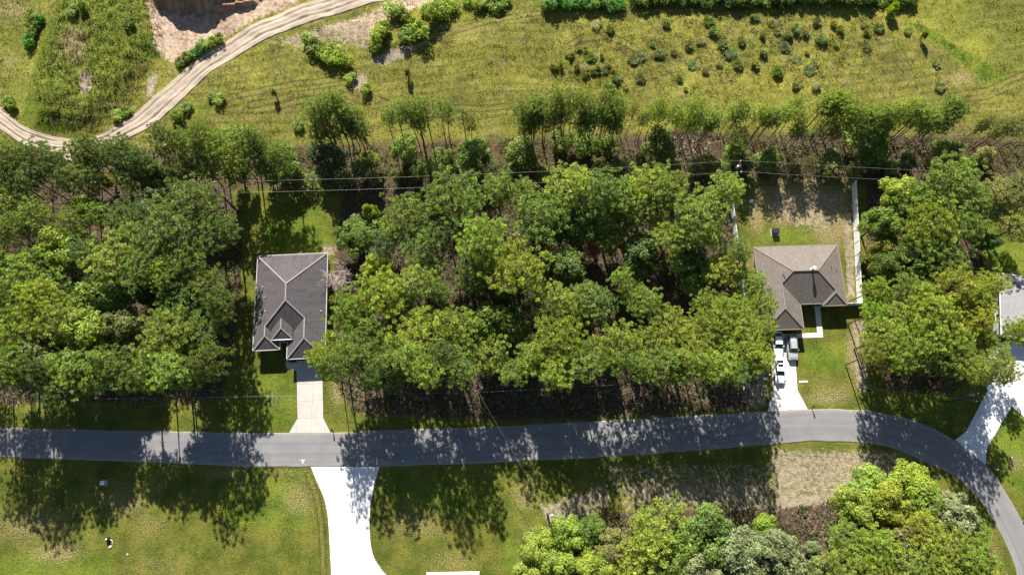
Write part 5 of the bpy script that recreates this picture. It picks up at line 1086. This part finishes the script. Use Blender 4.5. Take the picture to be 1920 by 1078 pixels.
# understorey between the tall crowns
def fill(zone, poly, n, dmin, kinds, tones, hr, rr):
    W_ = W(poly); xs = [p[0] for p in W_]; ys = [p[1] for p in W_]; k = 0; tries = 0
    while k < n and tries < n*60:
        tries += 1; x = RNG.uniform(min(xs), max(xs)); y = RNG.uniform(min(ys), max(ys))
        if poly_mask(np.array([x]), np.array([y]), W_, 1e-6)[0] < .5: continue
        if any((t['x']-x)**2+(t['y']-y)**2 < dmin*dmin for t in TREES): continue
        plant(kind_key(pk(*kinds)), x, y, RNG.uniform(*hr), RNG.uniform(*rr), pk(*tones), zone); k += 1
fill('left', [(-40, 410), (120, 420), (400, 400), (430, 470), (425, 670), (405, 700), (-40, 700)], 34, 2.0, 'ppot', ['deep', 'dark', 'oak', 'pine', 'bright'], (8, 14.5), (1.7, 2.5))
fill('mid', [(690, 420), (1000, 380), (1360, 400), (1370, 500), (1405, 670), (1380, 685), (680, 690), (640, 640), (690, 520)], 40, 2.1, 'ppott', ['deep', 'dark', 'oak', 'pine', 'bright'], (7, 14), (1.5, 2.4))
fill('right', [(1640, 400), (1820, 380), (1835, 560), (1830, 680), (1770, 700), (1660, 700)], 22, 2.1, 'odp', ['deep', 'oak', 'pine', 'dark'], (4.5, 9), (1.6, 2.6))
fill('back', [(-40, 350), (100, 345), (420, 340), (640, 330), (1250, 315), (1780, 300), (1790, 325), (1250, 335), (640, 345), (420, 352), (300, 362), (-40, 388)], 62, 2.4, 'ddsst', ['deep', 'oak', 'dull', 'dark', 'olive', 'pine'], (2.2, 6.5), (1.1, 2.0))

# ------------------------------------------------------------------ shrubs of the field
def z3(l, ox): return [(ox+a*.371, b*.371) for a, b in l]
FS = z3([(320, 130), (385, 155), (670, 125), (780, 230), (840, 215), (905, 170), (960, 205), (945, 235), (705, 265), (630, 280), (600, 230), (540, 290), (500, 310), (290, 290), (360, 355), (255, 385), (320, 370), (215, 345), (135, 335), (540, 395), (465, 440), (735, 400), (765, 455), (800, 325), (865, 365), (935, 330), (1030, 325), (1110, 330), (990, 280), (1050, 215), (1150, 275), (1230, 360), (1325, 300), (1330, 430), (1275, 245), (1285, 185), (880, 110), (1095, 95), (1150, 190), (1320, 150), (380, 440), (420, 400)], 1000)
FS += z3([(345, 115), (430, 130), (462, 158), (588, 128), (600, 168), (660, 140), (605, 235), (370, 205), (205, 180), (290, 175), (150, 160), (300, 270), (250, 305), (335, 325), (310, 355), (150, 375), (240, 435), (340, 445), (30, 335), (190, 240), (80, 280), (445, 235), (120, 120), (40, 90), (945, 330), (965, 435), (800, 165)], 1400)
for px, py in FS:
    x, y = P(px, py+3); big = RNG.random(); plant(pk('broom0', 'broom1', 'broom0', 'round0'), x, y, .5+.8*big, .6+.9*RNG.random(), pk('dull', 'olive', 'oak', 'dull', 'pine'), 'field')
def clump(pts, hr, rr, tones, zone, kinds=('round0', 'round1')):
    for px, py in pts:
        x, y = P(px, py); plant(pk(*kinds), x, y, RNG.uniform(*hr), RNG.uniform(*rr), pk(*tones), zone)
clump([(520, 183), (767, 146), (1722, 78)], (2.4, 3.2), (.7, .9), ['deep'], 'field', ('broom0', 'broom1'))
clump([(1662, 36), (1664, 30)], (3, 4), (1.0, 1.3), ['lime'], 'field', ('broom0',))
clump([(742, 30), (760, 42), (778, 60), (790, 72), (768, 78), (715, 76), (706, 92), (720, 64), (812, 50), (826, 36), (800, 28), (845, 20)], (2.0, 3.4), (1.5, 2.3), ['lime', 'bright', 'bright', 'oak'], 'sand')
clump([(590, 92), (606, 108), (622, 118), (640, 120), (655, 126), (580, 82), (628, 102)], (1.6, 2.6), (1.3, 2.0), ['bright', 'oak', 'lime'], 'sand')
clump([(900, 18), (932, 20), (915, 8), (880, 8), (945, 5)], (2.0, 3.0), (1.5, 2.2), ['lime', 'bright'], 'hedge')
clump([(1026+i*13, 18-(i % 3)*4) for i in range(11)], (1.8, 2.6), (1.4, 2.0), ['emerald', 'emerald', 'oak'], 'hedge')
clump([(1190+i*17, 3+(i % 3)*2) for i in range(31)], (2.0, 3.2), (1.5, 2.2), ['deep', 'oak', 'dark'], 'hedge')
clump([(72, 40), (70, 55), (66, 70), (62, 84), (80, 46)], (1.6, 2.4), (1.2, 1.7), ['emerald', 'oak'], 'berm')
clump([(354, 113), (365, 106), (378, 99), (388, 92), (400, 84), (413, 77), (340, 122)], (1.4, 2.2), (1.1, 1.6), ['bright', 'oak', 'emerald'], 'berm')
clump([(415, 190), (400, 186), (352, 205), (336, 222), (20, 195), (30, 205), (240, 215), (225, 222), (660, 150), (688, 172), (560, 238), (150, 35), (170, 30), (255, 60)], (1.0, 1.9), (.9, 1.5), ['bright', 'oak', 'pine'], 'berm')
clump([(1030+i*9+RNG.uniform(-5, 5), 105+RNG.uniform(-8, 40)) for i in range(14)], (.7, 1.3), (.5, .8), ['olive', 'dull'], 'field', ('broom0', 'broom1'))
for px, py, r, h in ((1146, 452, 13, 4), (1150, 470, 11, 3), (1246, 488, 12, 4), (1141, 590, 12, 5), (933, 562, 11, 5), (906, 500, 10, 6), (1028, 474, 10, 7), (812, 714, 14, 4), (1068, 700, 11, 5), (1110, 470, 14, 5)): by_crown(kind_key(pk('s', 't')), px, py, h, r, 'rust', 'mid')
# leafless pinkish tree beside the grey house
def bare_tree(px, py, h, rpx):
    zc = h*.6; x, y = P(px, py, zc); r = rpx/px_per_m(x, y, zc); rng = np.random.RandomState(9); tk = MB(); tw = MB(); segs = []
    def grow(p, d, L, rad, lev):
        e = p+d*L; q = (p+e)/2+rng.normal(size=3)*L*.06
        (tk if lev < 2 else tw).tube([p, q, e], [rad, rad*.8, rad*.65], 5 if lev < 3 else 3, cap=False)
        if lev >= 5: return
        for k in range((4 if lev > 2 else 3) if lev else 8):
            nd = unit(d*(.75 if lev else .25)+rng.normal(size=3)*(.62 if lev else .75)+np.array([0, 0, .10 if lev else .35])); grow(e if k < 2 else q, nd, L*rng.uniform(.6, .88), max(.016, rad*.52), lev+1)
    grow(np.array([0, 0, -.2]), np.array([0, 0, 1.]), h*.26, .16, 0)
    root = empty('bare_tree', (x, y, 0)); tag(root, 'leafless pinkish-grey tree leaning over the right side of the grey house roof', 'tree')
    o = tk.build('trunk', M['bare_bark'], root, sm=True); t = tw.build('twigs', M['bare_bark'], root, sm=True)
    vs_ = np.array(tw.v); ext = np.percentile(np.hypot(vs_[:, 0], vs_[:, 1]), 95); s = r/ext; root.scale = (s, s, h/vs_[:, 2].max())
bare_tree(640, 520, 7.5, 40)

# ------------------------------------------------------------------ ground cover nobody could count
def in_any(px, py, polys, s=3): 
    m = np.zeros(px.shape)
    for p in polys: m = np.maximum(m, poly_mask(px, py, p, s))
    return m
def scatter(n, x0, x1, y0, y1, seed):
    r = np.random.RandomState(seed); return r.uniform(x0, x1, n), r.uniform(y0, y1, n), r
HARD = [ROAD_TOP+ROAD_BOT[::-1], TR_A+TR_B[::-1], [(535, 676), (557, 694), (558, 784), (540, 812), (622, 812), (606, 783), (607, 676)], [(1445, 626), (1446, 667), (1448, 735), (1437, 772), (1516, 768), (1496, 731), (1492, 667), (1490, 622)],
        _l+_q[::-1], [(1791, 824.5), (1811, 809), (1851, 733), (1846, 700), (1838, 676), (1868, 640), (1990, 660), (1990, 830), (1921, 782), (1896, 761), (1849, 842), (1848, 871)], [(1490, 623), (1490, 636), (1545, 634), (1539, 573), (1525, 573), (1530, 622)],
        [(480, 475), (612, 470), (616, 676), (470, 662)], [(1413, 458), (1572, 455), (1592, 575), (1504, 580), (1508, 622), (1430, 628)]]
def blades(name, X, Y, rad, nb, hgt_, wid, rng, kind='stuff'):
    """little fans of blades standing on the ground, coloured like the turf they grow from"""
    n = len(X); a = rng.uniform(0, 6.28, (n, nb)); Zg = hgt(X, Y)
    lean = rng.uniform(.5, 2.2, (n, nb)); h = hgt_[:, None]*rng.uniform(.6, 1.2, (n, nb))
    bx = X[:, None]+np.cos(a)*rad*.25; by = Y[:, None]+np.sin(a)*rad*.25
    tx = bx+np.cos(a)*h*lean; ty = by+np.sin(a)*h*lean; tz = Zg[:, None]+h
    sx, sy = -np.sin(a)*wid, np.cos(a)*wid; zb = (Zg-.03)[:, None]+0*h
    V = np.stack([np.stack([bx-sx, by-sy, zb], -1), np.stack([bx+sx, by+sy, zb], -1), np.stack([tx, ty, tz], -1)], 2).reshape(-1, 3); F = np.arange(len(V)).reshape(-1, 3)
    m1, m2 = masks(X, Y); rep = lambda m: np.repeat(m, nb*3, axis=0)
    me_ = np_mesh(name, V, F, M['ground'], cattr={'mask': rep(m1), 'mask2': rep(m2)})
    return tag(link(bpy.data.objects.new(name, me_)), kind=kind)
def grass():
    x, y, r = scatter(52000, -118, 118, 56, 100, 1); px, py = W2P(x, y); m1, m2 = masks(x, y)
    ok = (m2[:, 0] > .4) & (in_any(px, py, HARD) < .1) & (px > -60) & (px < 1980) & (np.maximum(m1[:, 1], m2[:, 1]) < r.uniform(.2, .8, len(x)))
    x, y = x[ok], y[ok]; b = vnoise(x, y, 9, 4)
    o = blades('field_grass', x, y, .3, 5, np.clip(.09+.05*b+r.uniform(-.03, .07, len(x)), .04, .28), .06, r); tag(o, 'rough uncut grass over the open field beyond the trees', 'grass')
    x, y, r = scatter(5200, -20, 75, 66, 96, 12); px, py = W2P(x, y)
    ok = (in_any(px, py, [[(1010, 90), (1100, 50), (1400, 30), (1640, 40), (1700, 90), (1560, 160), (1320, 180), (1060, 160)]], 45) > r.uniform(.1, 1, len(x))) & (vnoise(x, y, 8, 3) > r.uniform(-.8, .7, len(x)))
    x, y = x[ok], y[ok]; o = blades('field_tussocks', x, y, .5, 9, r.uniform(.18, .5, len(x)), .06, r); tag(o, 'scattered taller tussocks among the field shrubs', 'grass')
    x, y, r = scatter(70000, -100, 100, -20, 54, 2); px, py = W2P(x, y); m1, m2 = masks(x, y)
    ok = (m2[:, 0] < .4) & (in_any(px, py, HARD) < .02) & (m1[:, 2] < .5) & (px > -60) & (px < 1980) & (m1[:, 1] < r.uniform(.2, .9, len(x)))
    x, y = x[ok], y[ok]
    o = blades('lawn_grass', x, y, .2, 4, r.uniform(.05, .13, len(x)), .05, r); tag(o, 'short mown grass of the lawns and road verges', 'grass')
    # brush and saplings on the forest floor
    x, y, r = scatter(48000, -105, 105, -18, 66, 3); px, py = W2P(x, y); m1, m2 = masks(x, y)
    ok = (m1[:, 2] > .55) & (in_any(px, py, HARD) < .02) & (px > -60) & (px < 1980) & (vnoise(x, y, 7, 6) > r.uniform(-.9, .6, len(x)))
    x, y = x[ok], y[ok]; n = len(x); k = 9
    C = np.stack([np.repeat(x, k)+r.normal(size=n*k)*.28, np.repeat(y, k)+r.normal(size=n*k)*.28, np.repeat(hgt(x, y), k)+r.uniform(.04, .75, n*k)*np.repeat(r.uniform(.3, 1.2, n), k)], -1)
    V, F = leaves(C, np.tile([0, 0, 1.0], (n*k, 1)), .17, r, 1.2)
    me_ = np_mesh('undergrowth', V, F, M['oakleaf'], fattr={'tint': np.repeat(np.repeat(r.uniform(.6, 1.3, n), k)*r.uniform(.8, 1.2, n*k), 4)})
    o = link(bpy.data.objects.new('undergrowth', me_)); o.color = (.10, .11, .04, 1); tag(o, 'low tangled undergrowth on the woodland floor', 'undergrowth', kind='stuff')
    # tall weeds on the berm beside the haul track
    x, y, r = scatter(9000, -108, -62, 58, 100, 4); px, py = W2P(x, y)
    ok = (in_any(px, py, [[(90, 235), (70, 170), (110, 40), (200, -20), (300, 0), (300, 90), (262, 160), (170, 250)]], 30) > r.uniform(.2, .9, len(x))) & (in_any(px, py, HARD) < .1)
    x, y = x[ok], y[ok]; o = blades('berm_weeds', x, y, .3, 6, r.uniform(.08, .32, len(x)), .07, r); tag(o, 'tall green weeds on the bank left of the dirt track', 'weeds')
    # pale litter, cones and dead sticks on the verge under the wood
    x, y, r = scatter(9000, -100, 100, 8, 24, 6); px, py = W2P(x, y)
    ok = (in_any(px, py, [[(0, 715), (420, 715), (430, 765), (0, 770)], [(655, 705), (1420, 690), (1440, 760), (670, 775)]], 6) > r.uniform(.3, 1, len(x))) & (vnoise(x, y, 5, 2) > -.3)
    x, y = x[ok], y[ok]; n = len(x); a = r.uniform(0, 6.28, n); L = r.uniform(.15, .7, n); w = .03
    dx, dy = np.cos(a)*L, np.sin(a)*L; sx, sy = -np.sin(a)*w, np.cos(a)*w; z = r.uniform(.02, .35, n)
    V = np.stack([np.stack([x-sx, y-sy, z], -1), np.stack([x+sx, y+sy, z], -1), np.stack([x+dx, y+dy, z+r.uniform(-.02, .25, n)], -1)], 1).reshape(-1, 3)
    me_ = np_mesh('brushwood', V, np.arange(len(V)).reshape(-1, 3), M['bare_bark']); tag(link(bpy.data.objects.new('brushwood', me_)), 'pale dead twigs scattered along the wood edge by the road', 'brushwood', kind='stuff')
grass()

# ------------------------------------------------------------------ labels that single out every plant
ORD = ['first', 'second', 'third', 'fourth', 'fifth', 'sixth', 'seventh', 'eighth', 'ninth', 'tenth', 'eleventh', 'twelfth', 'thirteenth', 'fourteenth', 'fifteenth', 'sixteenth', 'seventeenth', 'eighteenth', 'nineteenth', 'twentieth']
ORD += ['twenty-'+w for w in ORD[:9]]+['thirtieth']+['thirty-'+w for w in ORD[:9]]+['fortieth']+['forty-'+w for w in ORD[:9]]+['fiftieth']+['fifty-'+w for w in ORD[:9]]
ZN = {'left': ('left wood', 'road', 'trees of the left wood'), 'mid': ('central wood', 'road', 'trees of the central wood'), 'right': ('right wood', 'road', 'trees of the right wood'), 'bottom': ('lower thicket', 'bottom edge', 'trees of the thicket below the road'),
      'back': ('back tree line', 'houses', 'trees of the back tree line'), 'field': ('open field', 'trees', 'shrubs dotted over the field'), 'sand': ('sandy patch', 'trees', 'shrubs around the sandy patch'), 'hedge': ('top-edge hedge', 'trees', 'shrubs of the hedge at the top edge'), 'berm': ('track bank', 'trees', 'shrubs along the dirt track')}
HN = lambda t: ('tall' if t['h'] > 14.5 else 'mid-height' if t['h'] > 8 else 'low') if t['what'] != 'shrub' else ('large' if t['r'] > 1.4 else 'small')
for zone, (place, ref, grp) in ZN.items():
    ts = sorted([t for t in TREES if t['zone'] == zone], key=lambda t: t['y']); nrow = max(1, round(len(ts)/14)); per = math.ceil(len(ts)/nrow) if ts else 1
    for ri in range(nrow):
        row = sorted(ts[ri*per:(ri+1)*per], key=lambda t: t['x'])
        for i, t in enumerate(row):
            w = {'oak': 'broadleaf', 'pine': 'slender pine' if t['key'].startswith('thin') else 'pine', 'shrub': 'shrub'}[t['what']]
            tail = f', {ORD[i]} from left, {ORD[ri]} row up' if nrow > 1 else f', {ORD[i]} from the left'
            tag(t['o'], f'{HN(t)} {TONEW[t["tone"]]} {w} in the {place}{tail}', 'tree' if t['what'] != 'shrub' else 'shrub', grp)
            if t['what'] == 'oak': t['o'].name = 'broadleaf_tree'
print('PLANTS', len(TREES))
